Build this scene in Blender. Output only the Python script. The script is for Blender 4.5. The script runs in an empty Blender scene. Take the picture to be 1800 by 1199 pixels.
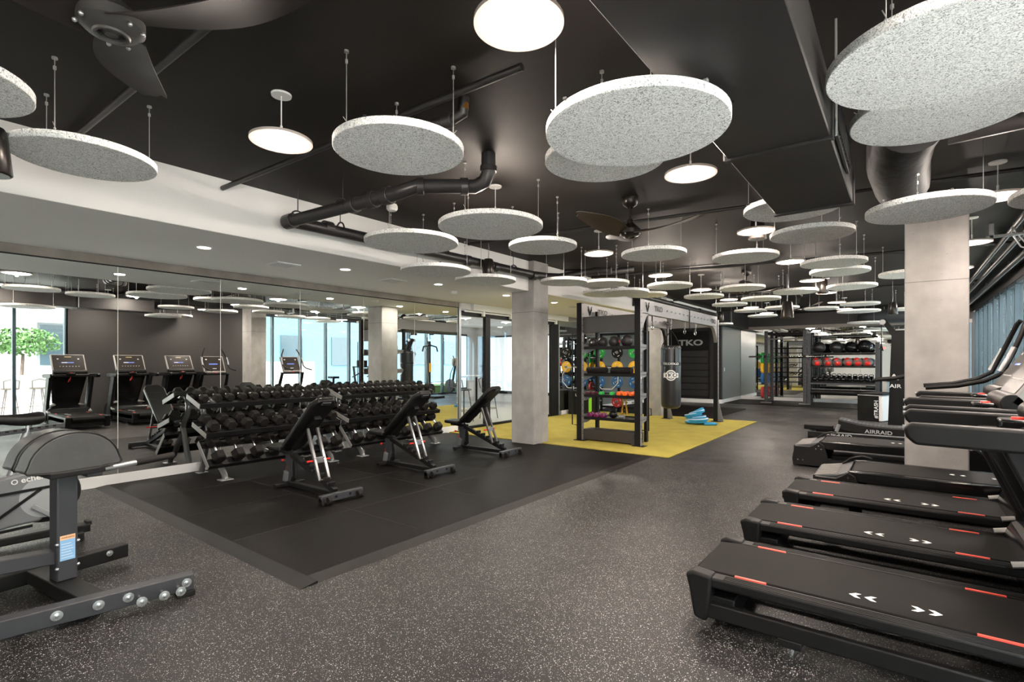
import bpy, math, random
from mathutils import Vector, Matrix
random.seed(7)
S = bpy.context.scene
COL = S.collection
PI = math.pi

# ---------------------------------------------------------------- camera, world, exposure
TH = math.atan2(690, 904.0)
cam = bpy.data.cameras.new('camera')
cam.sensor_width = 36.0
cam.lens = 904.0 / 1800 * 36
cam.shift_y = 36.5 / 1800
cam.clip_start = 0.05
cam.clip_end = 200
cam_o = bpy.data.objects.new('camera', cam)
cam_o.location = (0, 0, 1.4)
cam_o.rotation_euler = (PI / 2, 0, TH)
COL.objects.link(cam_o)
S.camera = cam_o
S.view_settings.view_transform = 'Standard'
S.view_settings.look = 'None'
S.view_settings.gamma = 1
S.view_settings.use_curve_mapping = False
S.view_settings.exposure = 0.62

w = bpy.data.worlds.new('sky')
S.world = w
w.use_nodes = True
nt = w.node_tree
bg = nt.nodes['Background']
bg.inputs[0].default_value = (0.95, 0.97, 1.0, 1)
bg.inputs[1].default_value = 9.0
sun_d = bpy.data.lights.new('sun', 'SUN')
sun_d.energy = 22.0
sun_d.angle = math.radians(1.0)
sun_d.color = (1, 0.95, 0.88)
sun_o = bpy.data.objects.new('sun', sun_d)
sun_o.rotation_euler = (math.radians(38), math.radians(-30), math.radians(0))
sun_o.location = (6, 2, 12)
COL.objects.link(sun_o)
LAMP_W = 22.0
LAMP_SIDE = 15.0
DOWN_W = 13.0
LAMP_COL = (1.0, 0.865, 0.76)
DIFF_STR = 9.0

# ---------------------------------------------------------------- mesh builder
class G:
    def __init__(s):
        s.v = []; s.f = []
    def add(s, vs, fs):
        b = len(s.v)
        s.v += [tuple(v) for v in vs]
        s.f += [tuple(b + i for i in f) for f in fs]
        return s
    def box(s, x0, x1, y0, y1, z0, z1, m=None):
        vs = [Vector((x, y, z)) for x in (x0, x1) for y in (y0, y1) for z in (z0, z1)]
        if m is not None: vs = [m @ v for v in vs]
        return s.add(vs, [(0,1,3,2),(4,6,7,5),(0,4,5,1),(2,3,7,6),(0,2,6,4),(1,5,7,3)])
    def bar(s, p, q, w, h, up=(0,0,1)):
        p = Vector(p); q = Vector(q); d = (q - p).normalized(); up = Vector(up)
        if abs(d.dot(up)) > .98: up = Vector((1,0,0))
        a = d.cross(up).normalized(); b = a.cross(d).normalized()
        vs = []
        for c in (p, q):
            for i, j in ((-1,-1),(1,-1),(1,1),(-1,1)):
                vs.append(c + a*(i*w/2) + b*(j*h/2))
        return s.add(vs, [(0,1,2,3),(7,6,5,4),(0,4,5,1),(1,5,6,2),(2,6,7,3),(3,7,4,0)])
    def cyl(s, p, q, r, r2=None, n=16):
        if r2 is None: r2 = r
        p = Vector(p); q = Vector(q); d = (q - p).normalized()
        up = Vector((0,0,1)) if abs(d.z) < .9 else Vector((1,0,0))
        a = d.cross(up).normalized(); b = a.cross(d)
        vs = []
        for c, rr in ((p, r), (q, r2)):
            for i in range(n):
                t = 2*PI*(i+.5)/n
                vs.append(c + a*(rr*math.cos(t)) + b*(rr*math.sin(t)))
        fs = [(i, (i+1)%n, n+(i+1)%n, n+i) for i in range(n)]
        fs += [tuple(range(n-1,-1,-1)), tuple(range(n, 2*n))]
        return s.add(vs, fs)
    def tube(s, pts, r, n=10, closed=False, flat=1.0):
        P = [Vector(p) for p in pts]; N = len(P); rings = []
        T = []
        for i in range(N):
            if closed: t = P[(i+1)%N] - P[i-1]
            else: t = P[min(i+1,N-1)] - P[max(i-1,0)]
            T.append(t.normalized())
        up = Vector((0,0,1)) if abs(T[0].z) < .9 else Vector((1,0,0))
        a = T[0].cross(up).normalized()
        vs = []
        for i in range(N):
            a = (a - T[i]*a.dot(T[i])).normalized(); b = T[i].cross(a)
            rr = r[i] if isinstance(r, (list, tuple)) else r
            for k in range(n):
                t = 2*PI*k/n
                vs.append(P[i] + a*(rr*math.cos(t)) + b*(rr*flat*math.sin(t)))
        fs = []
        for i in range(N if closed else N-1):
            j = (i+1) % N
            for k in range(n):
                fs.append((i*n+k, i*n+(k+1)%n, j*n+(k+1)%n, j*n+k))
        if not closed: fs += [tuple(range(n-1,-1,-1)), tuple(range((N-1)*n, N*n))]
        return s.add(vs, fs)
    def prism(s, poly, ax, a0, a1, m=None):
        n = len(poly); vs = []
        for a in (a0, a1):
            for (u, v) in poly:
                vs.append(Vector({'x':(a,u,v),'y':(u,a,v),'z':(u,v,a)}[ax]))
        if m is not None: vs = [m @ v for v in vs]
        fs = [(i,(i+1)%n,n+(i+1)%n,n+i) for i in range(n)] + [tuple(range(n-1,-1,-1)), tuple(range(n,2*n))]
        return s.add(vs, fs)
    def lathe(s, prof, c=(0,0,0), n=24, m=None, cap=False):
        vs = []; c = Vector(c)
        for r, z in prof:
            for i in range(n):
                t = 2*PI*i/n
                vv = Vector((r*math.cos(t), r*math.sin(t), z))
                if m is not None: vv = m @ vv
                vs.append(c + vv)
        fs = []
        for j in range(len(prof)-1):
            for i in range(n):
                fs.append((j*n+i, j*n+(i+1)%n, (j+1)*n+(i+1)%n, (j+1)*n+i))
        if prof[0][0] > 1e-5 and cap: fs.append(tuple(range(n-1,-1,-1)))
        if prof[-1][0] > 1e-5 and cap: fs.append(tuple((len(prof)-1)*n+i for i in range(n)))
        return s.add(vs, fs)
    def sph(s, c, r, n=20, k=12, sq=(1,1,1)):
        prof = [(max(r*math.sin(PI*i/k), 1e-4), -r*math.cos(PI*i/k)) for i in range(k+1)]
        return s.lathe(prof, c, n, Matrix.Diagonal((sq[0],sq[1],sq[2])))
    def quad(s, a, b, c, d):
        return s.add([a,b,c,d], [(0,1,2,3)])
    def obj(s, name, m, parent=None, bevel=0, seg=2, ang=35, weld=False):
        me = bpy.data.meshes.new(name)
        me.from_pydata(s.v, [], s.f)
        import bmesh
        bm = bmesh.new(); bm.from_mesh(me)
        if weld: bmesh.ops.remove_doubles(bm, verts=bm.verts, dist=1e-4)
        bmesh.ops.recalc_face_normals(bm, faces=bm.faces)
        bm.to_mesh(me); bm.free()
        me.materials.append(m)
        me.shade_smooth(); me.set_sharp_from_angle(angle=math.radians(ang))
        o = bpy.data.objects.new(name, me); COL.objects.link(o)
        if parent is not None: o.parent = parent
        if bevel:
            b = o.modifiers.new('bevel', 'BEVEL'); b.width = bevel; b.segments = seg
            b.limit_method = 'ANGLE'; b.angle_limit = math.radians(40); b.harden_normals = False
        return o

def thing(name, label, cat, loc=(0,0,0), rz=0, group=None):
    o = bpy.data.objects.new(name, None); COL.objects.link(o)
    o.empty_display_size = .1
    o.location = loc; o.rotation_euler = (0,0,rz)
    o['label'] = label; o['category'] = cat
    if group: o['group'] = group
    return o
def tag(o, label, cat, group=None):
    o['label'] = label; o['category'] = cat
    if group: o['group'] = group
    return o
def struct(o):
    o['kind'] = 'structure'; return o
def copy_tree(o, parent=None):
    c = o.copy(); COL.objects.link(c)
    if parent is not None: c.parent = parent
    for ch in list(o.children): copy_tree(ch, c)
    return c
def arc(cx, cy, r, a0, a1, n):
    return [(cx + r*math.cos(math.radians(a0+(a1-a0)*i/n)), cy + r*math.sin(math.radians(a0+(a1-a0)*i/n))) for i in range(n+1)]
def text(name, s, size, mt, parent, m, ext=.002, bold=0.0, sx=1.0):
    """lettering built as mesh; local plane XY, m places it"""
    cu = bpy.data.curves.new(name, 'FONT'); cu.body = s; cu.size = size; cu.extrude = ext
    cu.align_x = 'CENTER'; cu.align_y = 'CENTER'; cu.offset = bold; cu.resolution_u = 3
    t = bpy.data.objects.new('tmp', cu); COL.objects.link(t)
    dg = bpy.context.evaluated_depsgraph_get()
    me = bpy.data.meshes.new_from_object(t.evaluated_get(dg))
    bpy.data.objects.remove(t)
    me.transform(m @ Matrix.Diagonal((sx,1,1,1)))
    me.materials.clear(); me.materials.append(mt)
    me.name = name
    o = bpy.data.objects.new(name, me); COL.objects.link(o)
    if parent is not None: o.parent = parent
    return o
def frame(o, x, y):
    """matrix with local X->x, Y->y, Z->x cross y at origin o"""
    x = Vector(x).normalized(); y = Vector(y).normalized(); z = x.cross(y)
    return Matrix(((x.x,y.x,z.x,o[0]),(x.y,y.y,z.y,o[1]),(x.z,y.z,z.z,o[2]),(0,0,0,1)))

# ---------------------------------------------------------------- materials
MATS = {}
def mat(name, col, rough=.5, metal=0, spec=.5, noise=None, bump=None, coat=0):
    """noise=(scale, amount) value variation; bump=(scale, strength)"""
    if name in MATS: return MATS[name]
    m = bpy.data.materials.new(name); m.use_nodes = True
    t = m.node_tree; b = t.nodes['Principled BSDF']
    b.inputs['Base Color'].default_value = (*col, 1)
    b.inputs['Roughness'].default_value = rough
    b.inputs['Metallic'].default_value = metal
    b.inputs['Specular IOR Level'].default_value = spec
    b.inputs['Coat Weight'].default_value = coat
    tc = t.nodes.new('ShaderNodeTexCoord')
    if noise:
        n = t.nodes.new('ShaderNodeTexNoise'); n.inputs['Scale'].default_value = noise[0]; n.inputs['Detail'].default_value = 5
        t.links.new(tc.outputs['Object'], n.inputs['Vector'])
        r = t.nodes.new('ShaderNodeValToRGB')
        lo = [max(0, c*(1-noise[1])) for c in col]; hi = [min(1, c*(1+noise[1])) for c in col]
        r.color_ramp.elements[0].position = .3; r.color_ramp.elements[1].position = .7
        r.color_ramp.elements[0].color = (*lo, 1); r.color_ramp.elements[1].color = (*hi, 1)
        t.links.new(n.outputs['Fac'], r.inputs[0]); t.links.new(r.outputs[0], b.inputs['Base Color'])
    if bump:
        n = t.nodes.new('ShaderNodeTexNoise'); n.inputs['Scale'].default_value = bump[0]; n.inputs['Detail'].default_value = 4
        t.links.new(tc.outputs['Object'], n.inputs['Vector'])
        u = t.nodes.new('ShaderNodeBump'); u.inputs['Strength'].default_value = bump[1]; u.inputs['Distance'].default_value = .01
        t.links.new(n.outputs['Fac'], u.inputs['Height']); t.links.new(u.outputs[0], b.inputs['Normal'])
    MATS[name] = m
    return m
def emit(name, col, s):
    m = bpy.data.materials.new(name); m.use_nodes = True; t = m.node_tree
    b = t.nodes['Principled BSDF']
    b.inputs['Base Color'].default_value = (*col, 1)
    b.inputs['Emission Color'].default_value = (*col, 1); b.inputs['Emission Strength'].default_value = s
    return m

black_metal = mat('black_powder_steel', (.009,.0088,.0092), .45, .0, .22)
black_plast = mat('black_plastic', (.0075,.0073,.0075), .48, 0, .20)
gloss_black = mat('gloss_black', (.008,.008,.0085), .18, 0, .4)
grey_metal = mat('charcoal_steel', (.045,.047,.053), .42, .15, .4)
silver = mat('grey_steel', (.36,.37,.38), .35, .7)
chrome = mat('chrome', (.72,.72,.72), .16, 1.0)
oval_steel = mat('polished_grey_tube', (.20,.20,.205), .14, .6)
rubber = mat('black_rubber', (.012,.0103,.0098), .62, 0, .18, bump=(220,.15))
vinyl = mat('black_vinyl', (.010,.0098,.010), .40, 0, .3, bump=(90,.12))
bag_vinyl = mat('bag_vinyl', (.022,.022,.024), .28, 0, .6, bump=(14,.12))
red_plast = mat('red_plastic', (.75,.03,.02), .4)
stripe_red = mat('stripe_red', (.85,.10,.07), .5)
white_paint = mat('white_paint', (.8,.8,.79), .6)
print_white = mat('print_white', (.75,.75,.73), .5)
print_grey = mat('print_grey', (.42,.42,.42), .5)
wall_white = mat('wall_white', (.76,.75,.735), .7)
soffit_grey = mat('soffit_paint', (.80,.79,.77), .8)
ceil_black = mat('ceiling_black', (.013,.0105,.0095), .6, 0, .25, noise=(1.2,.35), bump=(6,.1))
duct_mat = mat('duct_black', (.026,.024,.024), .5, .1, .35, noise=(2.5,.2))
pipe_mat = mat('pipe_black', (.030,.029,.030), .38, .1)
dark_wall = mat('dark_wall', (.040,.037,.036), .6)
black_wall = mat('black_wall', (.020,.019,.019), .45)
teal_wall = mat('grey_green_wall', (.15,.17,.17), .35)
belt_mat = mat('belt_black', (.0070,.0064,.0060), .65, 0, .10, bump=(300,.1))
con_grey = mat('console_grey', (.26,.25,.24), .4)
steel_wire = mat('steel_wire', (.45,.45,.44), .4, .6)
bronze = mat('bronze_shade', (.030,.026,.023), .28, .5)
fan_blade = mat('fan_blade', (.040,.028,.020), .5)
fan_grey = mat('fan_grey', (.045,.043,.042), .5, 0, .35)
turf = mat('turf', (.40,.33,.07), .9, 0, .15, noise=(3,.10), bump=(400,.6))
mat_black = mat('mat_black', (.0050,.0038,.0034), .5, 0, .10, noise=(2.2,.25), bump=(180,.25))
blue_rope = mat('blue_rope', (.03,.30,.55), .7)
white_rope = mat('white_rope', (.6,.7,.75), .7)

def concrete(name, col, line=True):
    m = mat(name, col, .75, 0, .3, noise=(5,.12), bump=(30,.12))
    t = m.node_tree; b = t.nodes['Principled BSDF']
    src = b.inputs['Base Color'].links[0].from_socket
    tc = [n for n in t.nodes if n.type == 'TEX_COORD'][0]
    big = t.nodes.new('ShaderNodeTexNoise'); big.inputs['Scale'].default_value = 1.3; big.inputs['Detail'].default_value = 8
    mp = t.nodes.new('ShaderNodeMapping'); mp.inputs['Scale'].default_value = (2,2,.5)
    t.links.new(tc.outputs['Object'], mp.inputs[0]); t.links.new(mp.outputs[0], big.inputs['Vector'])
    mr = t.nodes.new('ShaderNodeMapRange'); mr.inputs[1].default_value = .3; mr.inputs[2].default_value = .7
    mr.inputs[3].default_value = .82; mr.inputs[4].default_value = 1.12
    t.links.new(big.outputs['Fac'], mr.inputs[0])
    mx = t.nodes.new('ShaderNodeMix'); mx.data_type = 'RGBA'; mx.blend_type = 'MULTIPLY'; mx.inputs[0].default_value = 1
    t.links.new(src, mx.inputs[6]); t.links.new(mr.outputs[0], mx.inputs[7])
    out = mx.outputs[2]
    # small pits
    vo = t.nodes.new('ShaderNodeTexVoronoi'); vo.inputs['Scale'].default_value = 9
    t.links.new(tc.outputs['Object'], vo.inputs['Vector'])
    lt = t.nodes.new('ShaderNodeMath'); lt.operation = 'LESS_THAN'; lt.inputs[1].default_value = .06
    t.links.new(vo.outputs['Distance'], lt.inputs[0])
    ml = t.nodes.new('ShaderNodeMath'); ml.operation = 'MULTIPLY'; ml.inputs[1].default_value = .35
    t.links.new(lt.outputs[0], ml.inputs[0])
    m2 = t.nodes.new('ShaderNodeMix'); m2.data_type = 'RGBA'; m2.inputs[7].default_value = (col[0]*.45,col[1]*.45,col[2]*.45,1)
    t.links.new(ml.outputs[0], m2.inputs[0]); t.links.new(out, m2.inputs[6]); out = m2.outputs[2]
    if line:
        sp = t.nodes.new('ShaderNodeSeparateXYZ'); t.links.new(tc.outputs['Object'], sp.inputs[0])
        c = t.nodes.new('ShaderNodeMath'); c.operation = 'COMPARE'; c.inputs[1].default_value = 2.24; c.inputs[2].default_value = .004
        t.links.new(sp.outputs[2], c.inputs[0])
        mm = t.nodes.new('ShaderNodeMath'); mm.operation = 'MULTIPLY'; mm.inputs[1].default_value = .6
        t.links.new(c.outputs[0], mm.inputs[0])
        m3 = t.nodes.new('ShaderNodeMix'); m3.data_type = 'RGBA'; m3.inputs[7].default_value = (.06,.06,.06,1)
        t.links.new(mm.outputs[0], m3.inputs[0]); t.links.new(out, m3.inputs[6]); out = m3.outputs[2]
    t.links.new(out, b.inputs['Base Color'])
    return m
conc = concrete('concrete', (.34,.328,.315))
conc_band = concrete('concrete_band', (.30,.26,.235), False)

def panel_felt():
    m = bpy.data.materials.new('wood_wool'); m.use_nodes = True; t = m.node_tree; b = t.nodes['Principled BSDF']
    b.inputs['Roughness'].default_value = .95; b.inputs['Specular IOR Level'].default_value = .15
    tc = t.nodes.new('ShaderNodeTexCoord')
    n1 = t.nodes.new('ShaderNodeTexNoise'); n1.inputs['Scale'].default_value = 46; n1.inputs['Detail'].default_value = 4; n1.inputs['Distortion'].default_value = 4.0
    t.links.new(tc.outputs['Object'], n1.inputs['Vector'])
    r = t.nodes.new('ShaderNodeValToRGB')
    r.color_ramp.elements[0].position = .36; r.color_ramp.elements[0].color = (.30,.30,.30,1)
    r.color_ramp.elements[1].position = .52; r.color_ramp.elements[1].color = (.97,.97,.95,1)
    t.links.new(n1.outputs['Fac'], r.inputs[0]); t.links.new(r.outputs[0], b.inputs['Base Color'])
    u = t.nodes.new('ShaderNodeBump'); u.inputs['Strength'].default_value = .6; u.inputs['Distance'].default_value = .006
    t.links.new(n1.outputs['Fac'], u.inputs['Height']); t.links.new(u.outputs[0], b.inputs['Normal'])
    return m
felt = panel_felt()

def speckle_floor():
    m = bpy.data.materials.new('speckled_rubber_floor'); m.use_nodes = True; t = m.node_tree; b = t.nodes['Principled BSDF']
    b.inputs['Specular IOR Level'].default_value = .26
    tc = t.nodes.new('ShaderNodeTexCoord')
    def flecks(scale, thr, keep):
        # bent lookup so that the flecks are ragged chips rather than dots
        ns = t.nodes.new('ShaderNodeTexNoise'); ns.inputs['Scale'].default_value = scale*1.3; ns.inputs['Detail'].default_value = 2
        t.links.new(tc.outputs['Object'], ns.inputs['Vector'])
        vm = t.nodes.new('ShaderNodeVectorMath'); vm.operation = 'SCALE'; vm.inputs['Scale'].default_value = .9/scale
        t.links.new(ns.outputs['Color'], vm.inputs[0])
        va = t.nodes.new('ShaderNodeVectorMath'); va.operation = 'ADD'
        t.links.new(tc.outputs['Object'], va.inputs[0]); t.links.new(vm.outputs[0], va.inputs[1])
        v = t.nodes.new('ShaderNodeTexVoronoi'); v.inputs['Scale'].default_value = scale
        t.links.new(va.outputs[0], v.inputs['Vector'])
        sp = t.nodes.new('ShaderNodeSeparateColor'); t.links.new(v.outputs['Color'], sp.inputs[0])
        th = t.nodes.new('ShaderNodeMath'); th.operation = 'MULTIPLY'; th.inputs[1].default_value = thr
        t.links.new(sp.outputs[1], th.inputs[0])
        a = t.nodes.new('ShaderNodeMath'); a.operation = 'LESS_THAN'; t.links.new(v.outputs['Distance'], a.inputs[0]); t.links.new(th.outputs[0], a.inputs[1])
        g = t.nodes.new('ShaderNodeMath'); g.operation = 'LESS_THAN'; g.inputs[1].default_value = keep; t.links.new(sp.outputs[0], g.inputs[0])
        k = t.nodes.new('ShaderNodeMath'); k.operation = 'MULTIPLY'; t.links.new(a.outputs[0], k.inputs[0]); t.links.new(g.outputs[0], k.inputs[1])
        return k.outputs[0]
    f1 = flecks(150, .46, .26); f2 = flecks(270, .46, .26)
    mx = t.nodes.new('ShaderNodeMath'); mx.operation = 'MAXIMUM'; t.links.new(f1, mx.inputs[0]); t.links.new(f2, mx.inputs[1])
    nz = t.nodes.new('ShaderNodeTexNoise'); nz.inputs['Scale'].default_value = 1.1; nz.inputs['Detail'].default_value = 6
    t.links.new(tc.outputs['Object'], nz.inputs['Vector'])
    cr = t.nodes.new('ShaderNodeValToRGB'); cr.color_ramp.elements[0].position=.3; cr.color_ramp.elements[1].position=.75
    cr.color_ramp.elements[0].color = (.0075,.0070,.0068,1); cr.color_ramp.elements[1].color = (.013,.0124,.012,1)
    t.links.new(nz.outputs['Fac'], cr.inputs[0])
    mix = t.nodes.new('ShaderNodeMix'); mix.data_type = 'RGBA'; mix.inputs[7].default_value = (.50,.48,.465,1)
    t.links.new(mx.outputs[0], mix.inputs[0]); t.links.new(cr.outputs[0], mix.inputs[6]); t.links.new(mix.outputs[2], b.inputs['Base Color'])
    rr = t.nodes.new('ShaderNodeMapRange'); rr.inputs[1].default_value=.3; rr.inputs[2].default_value=.7; rr.inputs[3].default_value = .34; rr.inputs[4].default_value = .5
    t.links.new(nz.outputs['Fac'], rr.inputs[0]); t.links.new(rr.outputs[0], b.inputs['Roughness'])
    u = t.nodes.new('ShaderNodeBump'); u.inputs['Strength'].default_value=.15; u.inputs['Distance'].default_value=.002
    n3 = t.nodes.new('ShaderNodeTexNoise'); n3.inputs['Scale'].default_value = 250
    t.links.new(tc.outputs['Object'], n3.inputs['Vector']); t.links.new(n3.outputs['Fac'], u.inputs['Height']); t.links.new(u.outputs[0], b.inputs['Normal'])
    return m
floor_mat = speckle_floor()

def mirror_mat():
    m = bpy.data.materials.new('mirror_glass'); m.use_nodes = True; t = m.node_tree
    b = t.nodes['Principled BSDF']; b.inputs['Metallic'].default_value = 1; b.inputs['Roughness'].default_value = 0.0
    b.inputs['Base Color'].default_value = (.86,.89,.87,1)
    return m
mirror = mirror_mat()
def pane(name, tint, refl):
    """thin clear glass: see-through with a Fresnel reflection"""
    m = bpy.data.materials.new(name); m.use_nodes = True; t = m.node_tree
    t.nodes.remove(t.nodes['Principled BSDF']); out = t.nodes['Material Output']
    tr = t.nodes.new('ShaderNodeBsdfTransparent'); tr.inputs[0].default_value = (*tint,1)
    gl = t.nodes.new('ShaderNodeBsdfGlossy'); gl.inputs['Roughness'].default_value = 0
    lw = t.nodes.new('ShaderNodeLayerWeight'); lw.inputs[0].default_value = .5
    pw = t.nodes.new('ShaderNodeMath'); pw.operation = 'POWER'; pw.inputs[1].default_value = 5
    t.links.new(lw.outputs['Facing'], pw.inputs[0])
    fr = t.nodes.new('ShaderNodeMath'); fr.operation = 'MULTIPLY_ADD'; fr.inputs[1].default_value = 1-refl; fr.inputs[2].default_value = refl
    t.links.new(pw.outputs[0], fr.inputs[0])
    mx = t.nodes.new('ShaderNodeMixShader')
    t.links.new(fr.outputs[0], mx.inputs[0]); t.links.new(tr.outputs[0], mx.inputs[1]); t.links.new(gl.outputs[0], mx.inputs[2])
    t.links.new(mx.outputs[0], out.inputs[0])
    return m
win_glass = pane('window_glass', (.95,.98,.97), .03)
shop_glass = pane('storefront_glass', (.90,.93,.92), .14)
warm_glow = emit('lamp_diffuser', (1.0,.90,.78), DIFF_STR)
down_glow = emit('downlight_glow', (1.0,.93,.84), 14)
# ================================================================ SETTING
XM = -7.15; XW = 1.6; YF = 20.5; YB = -3.2; ZC = 3.1; XS = -5.04; ZS = 2.6
o = G().box(-12.5, XW+.1, YB-.1, YF+.1, -.1, 0).obj('floor', floor_mat); struct(o)
o = G().box(XS-.02, XW+.1, YB-.1, YF+.1, ZC, ZC+.15).obj('ceiling', ceil_black); struct(o)
# white bulkhead: vertical face and lower soffit
o = G().box(XM, XS, YB, YF, ZS, ZC+.05).obj('trim_1', wall_white); struct(o)
o = G().box(XM+.001, XS-.004, YB, YF, ZS-.004, ZS+.01).obj('trim_2', soffit_grey); struct(o)
# left wall behind the mirrors
def wallbox(name, x0,x1,y0,y1,z0,z1,m): return struct(G().box(x0,x1,y0,y1,z0,z1).obj(name, m))
wallbox('wall_left', XM-.16, XM-.012, YB, 7.6, 0, ZC, dark_wall)
wallbox('wall_left', XM-.16, XM-.012, 11.32, YF, 0, ZC, teal_wall)
wallbox('wall_left', XM-.16, XM, 7.6, 11.32, ZS-.12, ZC, wall_white)
wallbox('trim_3', XM-.012, XM+.004, YB, 7.6, 2.5, ZS, conc_band)
wallbox('trim_4', XM-.012, XM+.006, YB, 7.6, 2.485, 2.5, black_metal)
wallbox('trim_5', XM-.012, XM+.004, 11.4, 17.95, 2.5, ZS, conc_band)
wallbox('baseboard_left', XM-.012, XM+.012, YB, 7.56, 0, .12, white_paint)
wallbox('baseboard_left', XM-.012, XM+.012, 11.5, 17.95, 0, .12, white_paint)
# mirror panels on the left wall
ys = [-1.42,-.30,.82,1.94,3.05,4.17,5.30,6.42,7.56]
lab = {0:'wall mirror panel behind the left rear corner of the gym',1:'wall mirror panel left of the bike, outside the frame edge',
 2:'leftmost wall mirror panel in view, behind the exercise bike saddle',3:'wall mirror panel left of the dumbbell racks, showing the reflected inclined bench',
 4:'wall mirror panel directly behind the nearer dumbbell rack',5:'wall mirror panel where the two dumbbell racks meet',
 6:'wall mirror panel behind the farther dumbbell rack, reflecting the concrete column',7:'wall mirror panel next to the glass partition, last of the long mirror wall'}
for i in range(8):
    o = G().box(XM-.012, XM, ys[i]+.0025, ys[i+1]-.0025, .12, 2.485).obj('mirror_panel', mirror)
    tag(o, lab[i], 'mirror', 'mirror panels on the left wall')
edge_lite = mat('polished_glass_edge', (.62,.66,.60), .25)
for i in range(1,9):
    o = G().box(XM-.011, XM+.0015, ys[i]-.0025, ys[i]+.0025, .12, 2.485).obj('trim_6', edge_lite); struct(o)
for a,b,l in ((11.42,12.3,'tall wall mirror panel beyond the glass partition, behind the black plyo box'),(12.31,13.6,'narrow wall mirror strip just before the plate storage')):
    o = G().box(XM-.012, XM, a, b, .12, 2.49).obj('mirror_panel', mirror); tag(o, l, 'mirror', 'mirror panels beyond the glass partition')
# far (end) wall
wallbox('wall_far', -12.5, XW+.1, YF, YF+.15, 0, ZC, black_wall)
wallbox('trim_7', -4.88, XW, YF-.03, YF, 2.57, 2.68, conc_band)
wallbox('baseboard_far', -4.88, XW, YF-.03, YF, 0, .13, white_paint)
fx = [-4.87,-3.63,-2.39,-1.15,.09,1.59]
fl = ['end wall mirror panel next to the grey-green wall','end wall mirror panel behind the squat rack uprights','end wall mirror panel behind the left half of the ball rack',
      'end wall mirror panel behind the right half of the ball rack','end wall mirror panel in the far right corner, behind the column']
for i in range(5):
    o = G().box(fx[i]+.002, fx[i+1]-.002, YF-.012, YF, .13, 2.57).obj('mirror_panel', mirror); tag(o, fl[i], 'mirror', 'mirror panels on the end wall')
for i in range(1,5): struct(G().box(fx[i]-.002, fx[i]+.002, YF-.0135, YF, .13, 2.57).obj('trim_8', edge_lite))
# slat wall stub and grey-green return
wallbox('wall_stub', XM, -4.88, 17.95, 18.1, 0, ZS, black_wall)
wallbox('wall_stub', -5.03, -4.88, 18.1, YF, 0, ZS, teal_wall)
wallbox('baseboard_stub', XM, -4.865, 17.93, 17.95, 0, .13, white_paint)
wallbox('baseboard_stub', -4.88, -4.865, 17.95, YF-.03, 0, .13, white_paint)
wallbox('wall_stub', XM, -4.6, 17.95, YF, ZS, ZC, black_wall)
# back wall (behind the camera, seen in the end mirror)
wallbox('wall_back', -12.5, XW+.1, YB-.15, YB, 0, ZC, wall_white)
sg = thing('exit_sign', 'small red exit sign on the white rear wall, seen only in the end mirror', 'sign', (-1.2, YB+.03, 2.35))
G().box(-.17,.17,-.02,.02,-.1,.1).obj('sign_body', white_paint, sg, .004)
text('lettering','EXIT',.14, emit('exit_red',(1,.05,.04),3), sg, frame((0,.022,0),(-1,0,0),(0,0,1)))
# right wall : dark wall with window runs
wallbox('wall_right', XW, XW+.16, 3.3, 7.95, 0, ZC, dark_wall)
wallbox('wall_right', XW, XW+.16, YB, 3.3, 2.88, ZC, dark_wall)
wallbox('wall_right', XW, XW+.16, 7.95, YF, 2.88, ZC, dark_wall)
fr_met = mat('window_mullion_metal', (.055,.085,.105), .35, .4)
def windows(idx, edges):
    for i in range(len(edges)-1):
        a, b = edges[i], edges[i+1]
        w_ = G()
        w_.box(XW+.0, XW+.14, b-.03, b+.03, 0, 2.88)
        if i == 0: w_.box(XW+.0, XW+.14, a-.03, a+.03, 0, 2.88)
        w_.box(XW+.02, XW+.12, a+.03, b-.03, 2.82, 2.88); w_.box(XW+.02, XW+.12, a+.03, b-.03, 0, .06)
        f = struct(w_.obj('window_%d' % (idx+i), fr_met, None, .003, 1))
        G().box(XW+.065, XW+.075, a+.03, b-.03, .06, 2.82).obj('pane', win_glass, f)
windows(1, [-3.0,-2.0,-1.2,-.35,.52,1.45,2.4,3.3])
windows(8, [7.95+.0] + [8.36+.945*k for k in range(13)])
# inner ledge pipes above windows
def pipe(name, pts, r, m, label, cat='pipe', n=14, rings=()):
    t = thing(name, label, cat, pts[0]); p0 = Vector(pts[0])
    G().tube([Vector(p)-p0 for p in pts], r, n).obj('pipe_run', m, t, ang=50)
    for a, b, rr in rings:
        g = G().cyl(Vector(a)-p0, Vector(b)-p0, rr, n=n); g.obj('coupling', m, t, .004)
    return t
for x_, z_, r_, l_ in ((1.06,3.04,.03,'black conduit under the ceiling, farthest of three from the window wall'),(1.19,3.02,.03,'black conduit under the ceiling, middle of three by the windows'),(1.40,3.0,.045,'grey sprinkler pipe right above the window head')):
    t = pipe('ceiling_pipe', [(x_,-3,z_),(x_,20.3,z_)], r_, pipe_mat if x_ < 1.3 else grey_metal, l_)
    for yy in range(0,20,3): G().box(-.012,.012,yy+3-.01,yy+3+.01,0,ZC-z_).obj('hanger', steel_wire if x_>1.3 else pipe_mat, t)
t = thing('wall_wiring', 'loose grey cable loop and bracket hanging under the ceiling beside the window wall', 'cable', (1.05, 8.6, 2.9))
G().tube([(0,0,.18),(-.02,0,.05),(.06,0,-.12),(.18,.02,-.18),(.3,.03,-.15)], .01, 8).tube([(0,0,.15),(.02,0,.05),(.1,0,-.08),(.2,.02,-.13)], .01, 8).obj('cable', silver, t)
G().box(-.25,.12,-.03,.03,.02,.05).box(-.22,-.18,-.03,.03,.02,.2).obj('bracket', silver, t, .004)

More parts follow.
